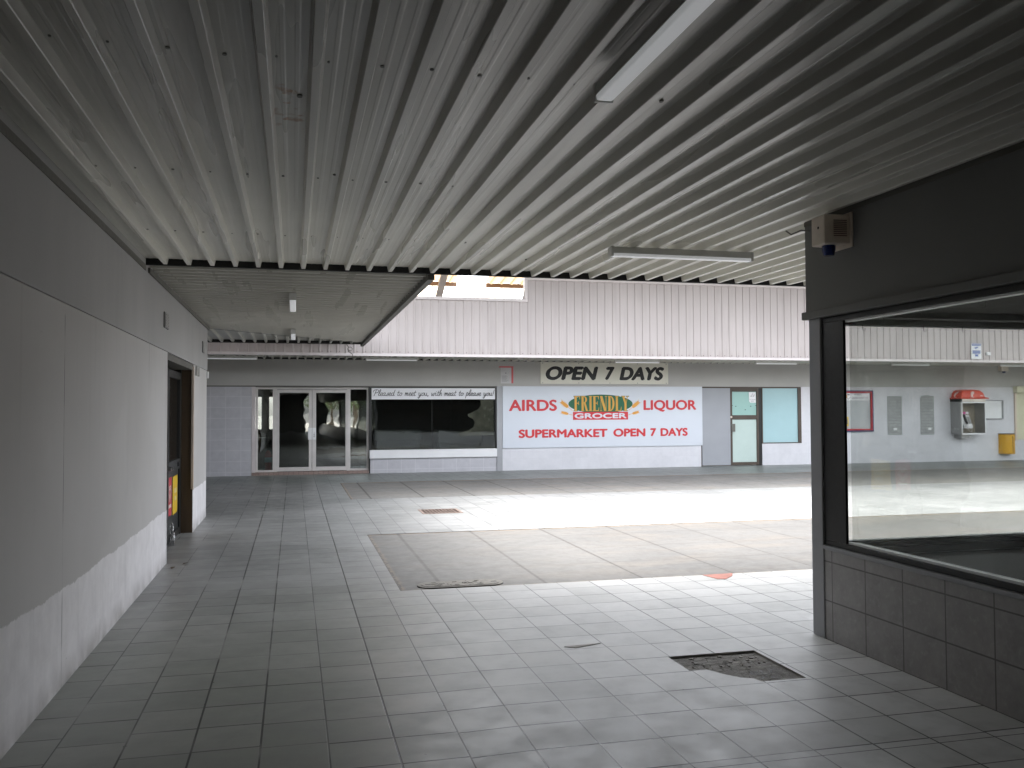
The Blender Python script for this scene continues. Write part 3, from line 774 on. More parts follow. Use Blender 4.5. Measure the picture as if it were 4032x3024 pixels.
MB().box(12.11, 12.2, -6, YC - .05, 0, 3).box(XR + .12, 12.1, -6.2, -6.12, 0, 3).build('back_wall', M['darkceil'], t)
MB().box(XR + .26, 30, -24, YC - .26, 3.15, 3.2).build('roof_deck', M['flash'], t)
MB().box(12.3, 30, YC - .2, YC - .05, .61, 2.178).build('solid_front', M['wtile'], t)
# display hooks
hook = None
for x, y in ((3.81, 5.36), (4.30, 5.36), (4.62, 5.36), (3.60, 4.85), (3.60, 4.0), (3.60, 3.62)):
    if hook is None:
        hook = MB()
        pts = [(0, 0, 0), (0, 0, -.02)] + [(.012 - .012 * math.cos(a), 0, -.03 - .012 * math.sin(a)) for a in [PI * k / 7 for k in range(8)]]
        hook = hook.tube([(p[0], p[1], p[2]) for p in pts], .0022, 6).build('display_hook', M['blackframe'])
        o = hook
    else:
        o = hook.copy(); COL.objects.link(o)
    o.location = (x, y, 2.139)
    o.rotation_euler = (0, 0, 0 if y > 5.3 else PI / 2)
    tag(o, 'small dark metal hook hanging from the head rail of the rear display glass' if y > 5.3 else 'small dark metal hook hanging from the head rail of the side display glass', 'hook', 'hooks hanging in the shop window')

MB().tube([(XR - .002, 5.50, 2.80), (XR - .03, 5.56, 2.815), (XR - .06, 5.64, 2.80), (XR - .09, 5.66, 2.83)], .006, 5).build('loose_wire', M['flash'], t)

# siren on the right wall
t = thing('alarm_siren', 'aged cream alarm siren box with blue strobe high on the dark corner wall', 'alarm', (XR, 5.1, 2.7))
MB().box(XR - .012, XR - .001, 5.00, 5.22, 2.60, 2.828).build('back_plate', M['siren'], t, .003)
MB().prism([(XR - .013, 5.02, 2.622), (XR - .185, 5.04, 2.622), (XR - .185, 5.19, 2.622), (XR - .013, 5.21, 2.622)], (0, 0, .19)).build('box', M['siren'], t, .008)
b = MB()
for i in range(9): b.prism([(XR - .035, 5.0205, 2.67 + i * .0125), (XR - .125, 5.031, 2.67 + i * .0125), (XR - .125, 5.031, 2.675 + i * .0125), (XR - .035, 5.0205, 2.675 + i * .0125)], (0, -.002, 0))
b.build('grille', M['sirenslot'], t)
MB().tube([(XR - .1865, 5.11, 2.735), (XR - .184, 5.11, 2.735)], .009, 8).build('keyhole', M['black'], t)
MB().tube([(XR - .11, 5.11, 2.621), (XR - .11, 5.11, 2.600), (XR - .11, 5.11, 2.555)], [.044, .044, .034], 16).build('strobe', M['strobe'], t, .003)

# ------------------------------------------------------------------ far shopfronts
t = thing('shop_building', 'long row of shopfronts across the courtyard with grey band, tiled walls, glazed doors and windows', 'building', (8, YF, 0))
Y2 = YF + .2
MB().box(-14, 31, YF, Y2, 2.205, 2.86).build('upper_band', M['greyband'], t)
MB().box(-14, -1.005, YF, Y2, 0, 2.175).build('tiled_wall', M['ltile'], t)
MB().box(-14, 5.13, YF + .006, Y2, 2.176, 2.204).build('head_trim', M['flash'], t)
MB().box(5.135, 5.285, YF - .03, Y2, 0, 2.204).build('pillar', M['pillar'], t, .004)
MB().box(5.286, 10.92, YF - .004, Y2, 0, 2.204).build('tiled_wall', M['wtile'], t)
MB().box(10.921, 10.957, YF + .02, Y2, 0, 2.204).build('dark_joint', M['brown'], t)
MB().box(10.958, 11.815, YF, Y2, .03, 2.165).build('infill_panel', M['greypanel'], t)
MB().box(10.958, 14.03, YF + .012, Y2, 2.166, 2.204).build('head_trim', M['brown'], t)
MB().box(12.79, 14.03, YF, Y2, 0, .605).box(14.031, 31, YF, Y2, 0, 2.204).build('tiled_wall', M['wtile'], t)
# glazed entrance
E = YF + .12
MB().box(-1.0, 1.865, YF + .01, YF + .5, 0, .075).build('threshold', M['thresh'], t)
MB().box(-1.0, -.915, YF - .006, YF + .10, .076, 2.175).build('entrance_post', M['cladtrim'], t)
fr = MB().box(-.914, -.86, E, E + .06, .076, 2.17).box(-.859, 1.84, E, E + .06, 2.115, 2.17).box(-.505, -.40, E, E + .06, .076, 2.114).box(1.295, 1.385, E, E + .06, .076, 2.114).box(1.79, 1.84, E, E + .06, .076, 2.114)
fr.box(-.859, -.506, E, E + .06, .076, .125).box(1.386, 1.789, E, E + .06, .076, .125)
fr.build('entrance_frame', M['alum'], t, .004)
MB().box(1.841, 1.868, YF - .002, YF + .3, 0, 2.175).build('dark_joint', M['blackframe'], t)
for x0, x1, nm in ((-.858, -.507, 'sidelight'), (1.387, 1.788, 'sidelight')):
    MB().box(x0, x1, E + .025, E + .031, .126, 2.113).build(nm, M['shopglass'], t)
for k, (x0, x1) in enumerate(((-.398, .438), (.446, 1.293))):
    s_ = (.03, .075) if k == 0 else (.075, .03)
    d = MB().box(x0, x0 + s_[0] + .02, E + .005, E + .05, .085, 2.105).box(x1 - s_[1], x1, E + .005, E + .05, .085, 2.105).box(x0 + s_[0] + .02, x1 - s_[1], E + .005, E + .05, 2.03, 2.105).box(x0 + s_[0] + .02, x1 - s_[1], E + .005, E + .05, .085, .185).build('door', M['alum'], t, .004)
    pn = MB(); tw = .0 if k == 0 else .012
    pn.poly([(x0 + s_[0] + .02, E + .025, .186), (x1 - s_[1], E + .025 + tw, .186), (x1 - s_[1], E + .025 + tw, 2.029), (x0 + s_[0] + .02, E + .025, 2.029)]).build('pane', M['shopglass'], d)
    hx = (.345, .44) if k == 0 else (.447, .54)
    h = MB().box(hx[0], hx[1], E - .015, E + .004, .86, 1.155).build('push_plate', M['white'], d, .004)
    if k: text_mb([('o8o', hx[0] + .03, hx[1] - .03, .92, 1.06)], E - .017).build('plate_mark', M['papertext'], h)
# butcher window
w = MB().box(1.87, 1.905, YF + .02, YF + .10, .585, 2.17).box(5.10, 5.133, YF + .02, YF + .10, .585, 2.17).box(1.906, 5.099, YF + .02, YF + .10, 2.15, 2.17).box(3.44, 3.45, YF + .03, YF + .08, .585, 1.86)
w = w.build('window_frame', M['blackframe'], t)
each('pane', [(1.906, 3.439, YF + .05, YF + .056, .585, 1.87), (3.451, 5.099, YF + .05, YF + .056, .585, 1.87)], M['dimglass'], w)
MB().box(1.85, 5.128, YF - .07, YF + .10, .372, .583).build('window_sill', M['white'], t, .006)
MB().box(1.872, 5.13, YF, Y2, 0, .371).build('tiled_wall', M['ltile'], t)
# brown door and frosted window
d = MB().box(11.82, 11.878, YF, YF + .08, .02, 2.165).box(12.63, 12.69, YF, YF + .08, .02, 2.165).box(11.879, 12.629, YF, YF + .08, 2.068, 2.165).box(11.879, 12.629, YF, YF + .08, 1.29, 1.41).box(11.879, 12.629, YF, YF + .08, .02, .10).build('door', M['brown'], t, .004)
MB().box(11.879, 12.629, YF + .03, YF + .04, 1.411, 2.067).build('upper_pane', M['frostgreen'], d)
MB().box(11.879, 12.629, YF + .03, YF + .04, .101, 1.289).build('lower_pane', M['frostpale'], d)
MB().box(11.835, 11.95, YF - .03, YF - .001, .95, 1.17).build('lock_case', M['flash'], d, .004)
MB().tube([(11.842, YF - .01, 1.36), (11.842, YF + .01, 1.36)], .03, 10).build('lock', M['cream'], d)
b = MB()
for x, z in ((12.0, 1.66), (12.46, 1.66), (12.29, 1.56), (11.886, 1.68), (12.62, 1.68)): MB().box(x - .016, x + .016, YF + .022, YF + .029, z - .009, z + .009).build('fixing_mark', M['ink'], d)
MB().box(12.692, 12.785, YF + .01, Y2, 0, 2.165).build('door_post', M['blackframe'], t)
w = MB().box(12.787, 12.815, YF - .004, YF + .07, .607, 2.165).box(13.93, 14.028, YF - .004, YF + .07, .607, 2.165).box(12.816, 13.929, YF - .004, YF + .07, .607, .635).build('window_frame', M['brown'], t)
MB().box(12.816, 13.929, YF + .03, YF + .04, .636, 2.164).build('pane', M['frost'], w)
# block patches bared in the right part
for (x0, x1, z0, z1, bump_) in ((16.84, 17.33, .80, 1.94, 0), (17.96, 18.43, .80, 1.945, 1)):
    m = MB(); top = [(x1, z1), (x0, z1)]
    if bump_: top = [(x1, z1), (x1 - .12, z1), (x1 - .17, z1 + .03), (x1 - .3, z1 + .025), (x1 - .38, z1), (x0 + .03, z1), (x0 + .03, z1 - .05), (x0, z1 - .05)]
    o = m.prism([(x, YF - .008, z) for x, z in [(x0, z0), (x1, z0)] + top], (0, .007, 0)).build('brick_patch', M['brick'], t)
    MB().box((x0 + x1) / 2 - .05 + bump_ * .06, (x0 + x1) / 2 + .06 + bump_ * .06, YF - .03, YF - .009, .94, 1.01).build('socket', M['white'], o, .004)
# rooms behind the glass
R0, R1 = -5.0, 5.2
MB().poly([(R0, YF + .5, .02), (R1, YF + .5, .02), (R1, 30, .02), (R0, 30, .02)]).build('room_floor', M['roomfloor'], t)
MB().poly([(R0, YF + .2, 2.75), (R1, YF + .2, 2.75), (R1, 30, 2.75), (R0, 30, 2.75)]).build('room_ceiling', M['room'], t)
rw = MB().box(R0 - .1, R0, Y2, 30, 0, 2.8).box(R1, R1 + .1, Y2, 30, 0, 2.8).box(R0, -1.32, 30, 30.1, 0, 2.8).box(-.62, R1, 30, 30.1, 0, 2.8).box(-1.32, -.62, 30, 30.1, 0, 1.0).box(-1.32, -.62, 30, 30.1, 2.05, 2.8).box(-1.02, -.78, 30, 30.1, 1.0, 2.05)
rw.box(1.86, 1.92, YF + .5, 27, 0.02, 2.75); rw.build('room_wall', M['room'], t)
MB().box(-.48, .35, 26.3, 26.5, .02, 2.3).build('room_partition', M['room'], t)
MB().box(5.3, 31, 23.2, 23.4, 0, 2.8).box(-14, 31, YF + .2, 30.2, 2.87, 2.95).build('roof_deck', M['flash'], t)
MB().prism([(x, YF + .10, z) for x, z in ((5.09, 1.85), (4.72, 1.85), (4.74, 1.70), (4.66, 1.60), (4.50, 1.52), (4.38, 1.48), (4.40, 1.42), (4.52, 1.36), (4.58, 1.27), (4.55, 1.15), (4.42, 1.06), (4.15, 1.0), (4.15, .91), (5.09, .93))], (0, .003, 0)).build('window_film', M['film'], t)

c = thing('display_counter', 'pale low counter inside the left half of the butcher window', 'counter', (2.6, 24, 0)); MB().box(2.15, 3.3, 23.9, 24.6, .03, .78).build('body', M['counter'], c, .01); MB().box(2.1, 3.35, 23.86, 24.64, .78, 1.05).build('top', M['counter'], c, .01)
c = thing('display_counter', 'pale slanted counter inside the right half of the butcher window', 'counter', (4.3, 24, 0)); MB().box(3.85, 4.95, 23.9, 24.6, .03, .7).build('body', M['counter'], c, .01); MB().prism([(3.8, 23.8, .7), (5.0, 23.8, .7), (5.0, 23.8, .95), (3.8, 23.8, 1.05)], (0, .8, 0)).build('top', M['counter'], c, .01)
c = thing('fire_extinguisher', 'red fire extinguisher standing inside the left sidelight of the glazed entrance', 'extinguisher', (-.62, 23.1, .02))
MB().tube([(-.62, 23.1, .02), (-.62, 23.1, .06), (-.62, 23.1, .48), (-.62, 23.1, .55), (-.62, 23.1, .60)], [.07, .085, .085, .06, .025], 16).build('cylinder', M['exred'], c, 0, True)
MB().tube([(-.62, 23.1, .30), (-.62, 23.1, .42)], .087, 16).build('label_band', M['bluelab'], c, 0, True)
MB().box(-.64, -.60, 23.02, 23.13, .60, .66).build('valve', M['black'], c)
MB().tube([(-.60, 23.06, .62), (-.52, 23.04, .60), (-.51, 23.04, .45), (-.53, 23.04, .2)], .012, 6).build('hose', M['black'], c)
c = thing('trolley', 'dark trolley with a bent handle inside the left sidelight', 'trolley', (-.85, 23.6, .02))
MB().box(-1.1, -.62, 23.4, 23.9, .12, .9).build('body', M['blackpanel'], c, .01); MB().tube([(-1.0, 23.5, .9), (-.95, 23.45, 1.02), (-.7, 23.45, 1.0), (-.63, 23.45, .85)], .02, 6).build('handle', M['black'], c)
for x in (-1.02, -.70):
    for y in (23.47, 23.83): MB().tube([(x - .015, y, .08), (x + .015, y, .08)], .06, 12).build('wheel', M['black'], c)

# ------------------------------------------------------------------ signs on the far building
t = thing('open_sign', 'long cream board with slanted black capitals reading OPEN 7 DAYS', 'sign', (8.1, YF, 2.5))
MB().box(6.32, 9.95, YF - .03, YF - .004, 2.268, 2.842).build('board', M['signcream'], t, .003)
words('lettering', [('OPEN', 6.46, 7.93, 2.367, 2.738), ('7', 8.12, 8.40, 2.372, 2.733), ('DAYS', 8.53, 9.83, 2.367, 2.738)], YF - .032, M['ink'], t, shear=.22, fat=.03)
b = MB()
for x in (6.38, 7.38, 8.26, 9.05, 9.89):
    for z in (2.295, 2.815): MB().box(x - .01, x + .01, YF - .034, YF - .0305, z - .01, z + .01).build('screw', M['papertext'], t)

t = thing('supermarket_sign', 'wide white sign with red lettering and a green oval grocer emblem between wheat ears', 'sign', (8.1, YF, 1.4))
S = YF - .045
MB().box(5.288, 10.948, S, YF - .006, .583, 2.2025).build('board', M['signwhite'], t, .003)
words('lettering', [('AIRDS', 5.455, 6.764, 1.548, 1.852), ('LIQUOR', 9.21, 10.77, 1.515, 1.838), ('SUPERMARKET', 5.713, 8.176, .843, 1.070), ('OPEN', 8.338, 9.261, .848, 1.072), ('7', 9.40, 9.575, .853, 1.071), ('DAYS', 9.70, 10.502, .850, 1.073)], S - .003, M['red'], t, fat=.016)
MB().prism([(7.99 + .91 * math.cos(2 * PI * k / 48), S - .001, 1.735 + .25 * math.sin(2 * PI * k / 48)) for k in range(48)], (0, -.002, 0)).build('oval', M['green'], t)
MB().box(7.207, 8.763, S - .006, S - .0005, 1.311, 1.522).build('name_bar', M['red'], t)
text_mb([('GROCER', 7.25, 8.72, 1.345, 1.487)], S - .008, fat=.011).build('bar_lettering', M['signwhite'], t)


# serifed condensed capitals drawn as outlines (unit height 1)
def serif_word(word, x0, x1, z0, z1, y, grow=0.):
    st, th, sf = .20, .05, .06
    G = {}
    def stem(x, w=st): return [[(x, 0), (x + w, 0), (x + w, 1), (x, 1)], [(x - sf, 0), (x + w + sf, 0), (x + w + sf, .035), (x - sf, .035)], [(x - sf, .965), (x + w + sf, .965), (x + w + sf, 1), (x - sf, 1)]]
    def arc(cx, cz, rx, rz, w, a0, a1, n=10):
        o = [(cx + rx * math.cos(a0 + (a1 - a0) * i / n), cz + rz * math.sin(a0 + (a1 - a0) * i / n)) for i in range(n + 1)]
        o += [(cx + (rx - w) * math.cos(a0 + (a1 - a0) * i / n), cz + (rz - th) * math.sin(a0 + (a1 - a0) * i / n)) for i in reversed(range(n + 1))]
        return [[o[i], o[i + 1], o[-2 - i], o[-1 - i]] for i in range(n)]
    G['I'] = (stem(.06), .32)
    G['F'] = (stem(.06) + [[(.2, .95), (.56, .95), (.56, 1), (.2, 1)], [(.53, .78), (.57, .78), (.57, 1), (.50, .95)], [(.2, .5), (.44, .5), (.44, .55), (.2, .55)], [(.42, .4), (.46, .4), (.46, .65), (.42, .65)]], .60)
    G['E'] = (G['F'][0] + [[(.2, 0), (.58, 0), (.58, .05), (.2, .05)], [(.52, .05), (.58, 0), (.60, .24), (.57, .24)]], .63)
    G['L'] = (stem(.06) + [[(.2, 0), (.58, 0), (.58, .05), (.2, .05)], [(.51, .05), (.58, 0), (.60, .28), (.57, .28)]], .62)
    G['D'] = (stem(.06) + arc(.26, .5, .38, .5, .19, -PI / 2, PI / 2), .66)
    G['R'] = (stem(.06) + arc(.26, .76, .32, .24, .17, -PI / 2, PI / 2) + [[(.28, .52), (.44, .55), (.64, .03), (.46, .03)], [(.46, 0), (.70, 0), (.70, .04), (.46, .04)]], .70)
    G['N'] = ([[(.08, 0), (.12, 0), (.12, 1), (.08, 1)], [(.0, 0), (.2, 0), (.2, .035), (0, .035)], [(0, 1), (.24, 1), (.62, 0), (.40, 0)], [(.56, 0), (.61, 0), (.61, 1), (.56, 1)], [(.48, .965), (.69, .965), (.69, 1), (.48, 1)]], .70)
    G['Y'] = ([[(.22, 0), (.42, 0), (.42, .48), (.22, .48)], [(.14, 0), (.50, 0), (.50, .035), (.14, .035)], [(.0, 1), (.22, 1), (.42, .46), (.24, .46)], [(.50, 1), (.55, 1), (.40, .46), (.34, .46)], [(.42, .965), (.64, .965), (.64, 1), (.42, 1)], [(-.05, .965), (.28, .965), (.28, 1), (-.05, 1)]], .64)
    W = sum(G[c][1] for c in word) + .05 * (len(word) - 1); mb = MB(); x = 0; k = 0
    for c in word:
        for q in G[c][0]:
            cx = sum(p[0] for p in q) / 4; cz = sum(p[1] for p in q) / 4; k += 1
            mb.poly([(x0 + (x + p[0] + (grow if p[0] > cx else -grow)) / W * (x1 - x0), y - k * 2e-5, z0 + (p[1] + (grow if p[1] > cz else -grow) * .5) * (z1 - z0)) for p in q])
        x += G[c][1] + .05
    return mb


serif_word('FRIENDLY', 7.235, 8.785, 1.545, 1.945, S - .0045, .035).build('letter_outline', M['green'], t)
serif_word('FRIENDLY', 7.235, 8.785, 1.545, 1.945, S - .0085, .0).build('oval_lettering', M['gold'], t)
for (xa, za, xb, zb, n_, big) in ((7.19, 1.56, 6.775, 1.875, 8, 1), (7.19, 1.44, 6.775, 1.545, 7, .72), (8.78, 1.555, 9.18, 1.865, 8, 1), (8.78, 1.44, 9.18, 1.545, 7, .72)):
    b = MB(); ax = Vector((xb - xa, zb - za)); L = ax.length; ax /= L; nx = Vector((-ax.y, ax.x)); k = 0
    for i in range(n_):
        s0 = L * (.26 + .44 * i / n_); ln = .105 * big * (1 - .25 * i / n_); wd = .024 * big
        for sd in (-1, 1):
            o_ = Vector((xa, za)) + ax * s0; dr = (ax * .85 + nx * sd * .45).normalized(); pn = Vector((-dr.y, dr.x)); k += 1; y = S - .0012 - k * 5e-5
            for q in ([o_, o_ + dr * ln * .4 + pn * wd, o_ + dr * ln, o_ + dr * ln * .4 - pn * wd], [o_ + dr * ln * .9 + pn * .003, o_ + dr * ln * 1.65, o_ + dr * ln * .9 - pn * .003]):
                b.poly([(p.x, y, p.y) for p in q])
    b.ribbon([(xa, za), (xa + ax.x * L * .3, za + ax.y * L * .3)], .013, S - .0046); b.build('wheat_ear', M['wheat'], t)

# butcher slogan in single stroke script
t = thing('slogan_banner', 'white strip over the butcher window with black handwritten slogan ending in please you!', 'sign', (3.5, YF, 2.0))
BY = YF + .012
MB().box(1.907, 5.098, BY, BY + .03, 1.862, 2.148).build('board', M['banner'], t)
GL = {'P': ([[(.15, -.1), (.5, 1.9)], [(-.15, 1.25), (-.05, 1.85), (.6, 2.1), (1.1, 1.75), (.95, 1.15), (.4, .95)]], 1.15), 'l': ([[(0, .2), (.35, 1.2), (.45, 2.0), (.25, 2.0), (.1, .8), (.2, 0), (.45, .15)]], .5),
      'e': ([[(0, .35), (.4, .6), (.45, .95), (.2, 1), (.02, .5), (.15, .02), (.45, .05), (.6, .3)]], .62), 'a': ([[(.55, .9), (.25, 1), (0, .5), (.15, 0), (.4, .2), (.58, 1)], [(.58, 1), (.5, .2), (.65, 0), (.8, .2)]], .85),
      's': ([[(0, .1), (.3, .6), (.4, 1.05), (.42, .6), (.5, .2), (.3, -.02), (.05, .1)]], .62), 'd': ([[(.55, .9), (.25, 1), (0, .5), (.15, 0), (.4, .2), (.6, .9), (.75, 2)], [(.75, 2), (.55, .4), (.65, 0), (.8, .2)]], .85),
      't': ([[(.3, 1.7), (.12, .4), (.2, 0), (.45, .15)], [(0, 1.1), (.5, 1.15)]], .55), 'o': ([[(.3, 1), (.05, .7), (.05, .2), (.3, 0), (.55, .35), (.5, .85), (.3, 1), (.65, .85)]], .72),
      'm': ([[(0, .9), (.1, 1), (.05, 0)], [(.05, .3), (.3, 1), (.4, .8), (.35, 0)], [(.38, .4), (.6, 1), (.72, .8), (.68, .1), (.9, .15)]], .98), 'y': ([[(0, .9), (.1, 1), (.1, .3), (.25, 0), (.5, .4), (.6, 1)], [(.6, 1), (.45, -.3), (.2, -.9), (0, -.7), (.4, -.2), (.8, .2)]], .82),
      'u': ([[(0, 1), (0, .3), (.15, 0), (.4, .3), (.5, 1)], [(.5, 1), (.45, .2), (.6, 0), (.75, .2)]], .8), 'w': ([[(0, 1), (.05, .1), (.2, 0), (.4, .9)], [(.4, .9), (.42, .1), (.6, 0), (.78, 1), (.95, .85)]], 1.0),
      'i': ([[(.1, 1), (.05, .2), (.2, 0), (.4, .2)], [(.15, 1.4), (.18, 1.5)]], .45), 'h': ([[(0, 0), (.2, 1.9), (.32, 2), (.15, 1.2), (.05, 0)], [(.1, .5), (.35, 1), (.48, .8), (.42, .1), (.6, .1)]], .68),
      'p': ([[(.15, 1.2), (-.05, -.9)], [(.1, .7), (.35, 1.1), (.55, .7), (.4, .1), (.1, .1)]], .66), ',': ([[(.15, .1), (.05, -.35)]], .3), '!': ([[(.25, 2.1), (.12, .5)], [(.08, .1), (.1, .18)]], .3), ' ': ([], .62)}


def smooth(p, n=4):
    if len(p) < 3: return p
    o = []
    for i in range(len(p) - 1):
        a, b_, c_, d_ = p[max(i - 1, 0)], p[i], p[i + 1], p[min(i + 2, len(p) - 1)]
        for k in range(n):
            s_ = k / n
            o.append(tuple(.5 * (2 * b_[j] + (c_[j] - a[j]) * s_ + (2 * a[j] - 5 * b_[j] + 4 * c_[j] - d_[j]) * s_ ** 2 + (3 * b_[j] - a[j] - 3 * c_[j] + d_[j]) * s_ ** 3) for j in range(len(b_))))
    return o + [p[-1]]


msg = 'Pleased to meet you, with meat to please you!'
W = sum(GL[c][1] for c in msg); k_ = 3.10 / W; x = 1.95; b = MB(); y = BY - .001
for c in msg:
    for s_ in GL[c][0]:
        b.ribbon([(x + (p[0] + p[1] * .12) * k_, 1.955 + p[1] * .073) for p in smooth(s_)], .0125, y); y -= .0006
    x += GL[c][1] * k_
b.build('lettering', M['ink'], t)

t = thing('paper_notice', 'weathered paper notice with torn red edge, on the grey band left of the cream sign', 'notice', (5.4, YF, 2.5))
MB().box(5.25, 5.535, YF - .006, YF - .002, 2.275, 2.69).build('sheet', M['paper'], t)
MB().box(5.205, 5.59, YF - .0065, YF - .002, 2.691, 2.725).box(5.536, 5.585, YF - .0066, YF - .002, 2.28, 2.69).build('red_edge', M['faded'], t)
b = MB().box(5.37, 5.40, YF - .008, YF - .0062, 2.535, 2.56)
for i in range(7): b.box(5.28, 5.28 + random.uniform(.12, .22), YF - .0075, YF - .0062, 2.32 + i * .025, 2.326 + i * .025)
b.build('print', M['papertext'], t)

t = thing('paper_notice', 'white torn NO SMOKING paper taped inside the upper pane of the brown door', 'notice', (12.5, YF, 1.9))
MB().prism([(x, YF + .02, z) for x, z in ((12.41, 1.80), (12.44, 1.76), (12.615, 1.755), (12.615, 2.055), (12.405, 2.055))], (0, .004, 0)).build('sheet', M['white'], t)
b = text_mb([('NO SMOKING', 12.425, 12.605, 1.835, 1.858)], YF + .018); b.box(12.45, 12.50, YF + .0175, YF + .0195, 1.935, 1.95).box(12.52, 12.56, YF + .0175, YF + .0195, 1.935, 1.95)
b.ribbon([(12.50, 1.95), (12.49, 1.98), (12.53, 2.0), (12.515, 2.02)], .008, YF + .018).ribbon([(12.55, 1.95), (12.575, 1.975), (12.56, 2.0)], .008, YF + .018)
for i in range(3): b.box(12.46, 12.56, YF + .0175, YF + .0195, 1.78 + i * .015, 1.784 + i * .015)
b.build('print', M['papertext'], t)

t = thing('warning_sign', 'small blue and white warning sign with a camera symbol fixed to the pale cladding', 'sign', (17.8, 20.2, 3.1))
C = 20.155
MB().box(17.645, 17.96, C, C + .012, 2.90, 3.32).build('board', M['white'], t)
b = MB().box(17.66, 17.945, C - .002, C - .0003, 3.25, 3.31).box(17.68, 17.93, C - .002, C - .0003, 3.035, 3.125).box(17.76, 17.86, C - .002, C - .0003, 2.965, 3.02)
b.prism([(17.74, C - .002, 3.18), (17.80, C - .002, 3.17), (17.87, C - .002, 3.21), (17.86, C - .002, 3.225), (17.75, C - .002, 3.21)], (0, .0015, 0)); b.build('print', M['signblue'], t)
text_mb([('WARNING', 17.68, 17.925, 3.265, 3.298), ('This area is under', 17.70, 17.91, 3.095, 3.115), ('24 hour video', 17.70, 17.91, 3.068, 3.086), ('surveillance', 17.70, 17.91, 3.042, 3.06)], C - .004).build('lettering', M['white'], t)
t = tag(MB().box(18.13, 18.25, C - .02, 20.19, 3.0, 3.085).build('sensor_box', M['white'], None, .006), 'tiny white box fixed to the cladding right of the warning sign', 'sensor')

t = thing('notice_board', 'glazed notice board with red and navy frame on the white tiled wall', 'notice board', (15.8, YF, 1.5))
b = MB().box(15.0, 16.335, YF - .07, YF - .001, .915, .95).box(15.0, 16.335, YF - .07, YF - .001, 2.075, 2.105).box(15.0, 15.04, YF - .07, YF - .001, .951, 2.074).box(16.30, 16.335, YF - .07, YF - .001, .951, 2.074); b.build('outer_frame', M['navy'], t)
b = MB().box(15.041, 16.299, YF - .075, YF - .004, .951, .995).box(15.041, 16.299, YF - .075, YF - .004, 2.03, 2.074).box(15.041, 15.085, YF - .075, YF - .004, .996, 2.029).box(16.255, 16.299, YF - .075, YF - .004, .996, 2.029); b.build('inner_frame', M['frame_red'], t)
MB().box(15.086, 16.254, YF - .03, YF - .006, .996, 2.029).build('backing', M['boardgrey'], t)
MB().box(15.2, 16.23, YF - .034, YF - .0305, 1.82, 2.02).build('header_strip', M['white'], t)
b = text_mb([('PUBLIC', 15.74, 15.98, 1.965, 2.01), ('HIGH SCHOOL', 15.66, 16.2, 1.845, 1.92)], YF - .036, bold=.015); b.prism([(15.48, YF - .036, 1.92), (15.54, YF - .036, 1.86), (15.60, YF - .036, 1.92), (15.60, YF - .036, 1.90), (15.54, YF - .036, 1.84), (15.48, YF - .036, 1.90)], (0, .001, 0)); b.box(15.5, 15.58, YF - .037, YF - .0345, 1.965, 2.0); b.build('lettering', M['papertext'], t)
MB().box(15.2, 15.53, YF - .036, YF - .031, 1.08, 1.34).build('yellow_card', M['posteryellow'], t); MB().box(15.24, 15.50, YF - .039, YF - .0365, 1.13, 1.30).build('card_photo', M['papertext'], t)
MB().prism([(15.44 + .06 * math.cos(a * PI / 6), YF - .038, 1.93 + .07 * math.sin(a * PI / 6)) for a in range(12)], (0, .002, 0)).build('orange_badge', M['wheat'], t)

# pay phone
t = thing('pay_phone', 'steel wall-hung pay phone booth with a bright red moulded cap', 'phone booth', (19.4, YF, 1.3))
x0, x1, y0, z0, z1 = 19.0, 19.86, 22.17, .82, 1.855
MB().box(x0, x0 + .03, y0, YF - .001, z0, z1 - .09).build('side_panel', M['steel'], t, .006)
MB().box(x1 - .03, x1, y0, YF - .001, z0, z1 - .09).build('side_panel', M['steel'], t, .006)
MB().box(x0 + .031, x1 - .031, YF - .03, YF - .002, z0 + .03, z1 - .09).build('back_panel', M['boothback'], t)
MB().box(x0 + .031, x1 - .031, y0 + .01, YF - .031, z0, z0 + .03).build('shelf', M['blackpanel'], t)
b = MB().box(x0 + .03, x0 + .055, y0 - .012, y0 - .001, z0 - .02, z1 - .085).box(x1 - .03, x1 + .003, y0 - .012, y0 - .001, z0, z1 - .085).box(x0 + .056, x1 - .031, y0 - .012, y0 - .001, z0 - .02, z0 + .025).box(x0 + .056, x1 - .031, y0 - .012, y0 - .001, z1 - .13, z1 - .085); b.build('front_rim', M['white'], t, .006)
MB().box(x0 - .004, x1 + .004, y0 - .005, YF - .002, z1 - .084, z1 - .002).build('header', M['black'], t)
MB().box(x0 + .05, x1 - .0, y0 - .012, y0 - .006, z1 - .08, z1 - .006).build('header_face', M['siren'], t)
# moulded cap: stepped loft
lp = [(x0 - .03, x1 + .09, y0 - .05, 1.856), (x0 - .03, x1 + .09, y0 - .05, 1.885), (x0 + .03, x1 + .0, y0 + .0, 1.90), (x0 + .06, x1 - .04, y0 + .02, 2.02), (x0 + .13, x1 - .12, y0 + .07, 2.10), (x0 + .2, x1 - .2, y0 + .14, 2.125)]
b = MB(); n_ = len(b.v)
for a, c, d, z in lp: b.v += [(a, d, z), (c, d, z), (c, YF - .002, z), (a, YF - .002, z)]
for i in range(len(lp) - 1):
    for k in range(4): b.f.append([i * 4 + k, i * 4 + (k + 1) % 4, i * 4 + 4 + (k + 1) % 4, i * 4 + 4 + k]); b.m.append(0)
b.f.append([0, 3, 2, 1]); b.f.append([(len(lp) - 1) * 4 + k for k in range(4)]); b.m += [0, 0]
cap = b.build('cap', M['boothred'], t, .012)


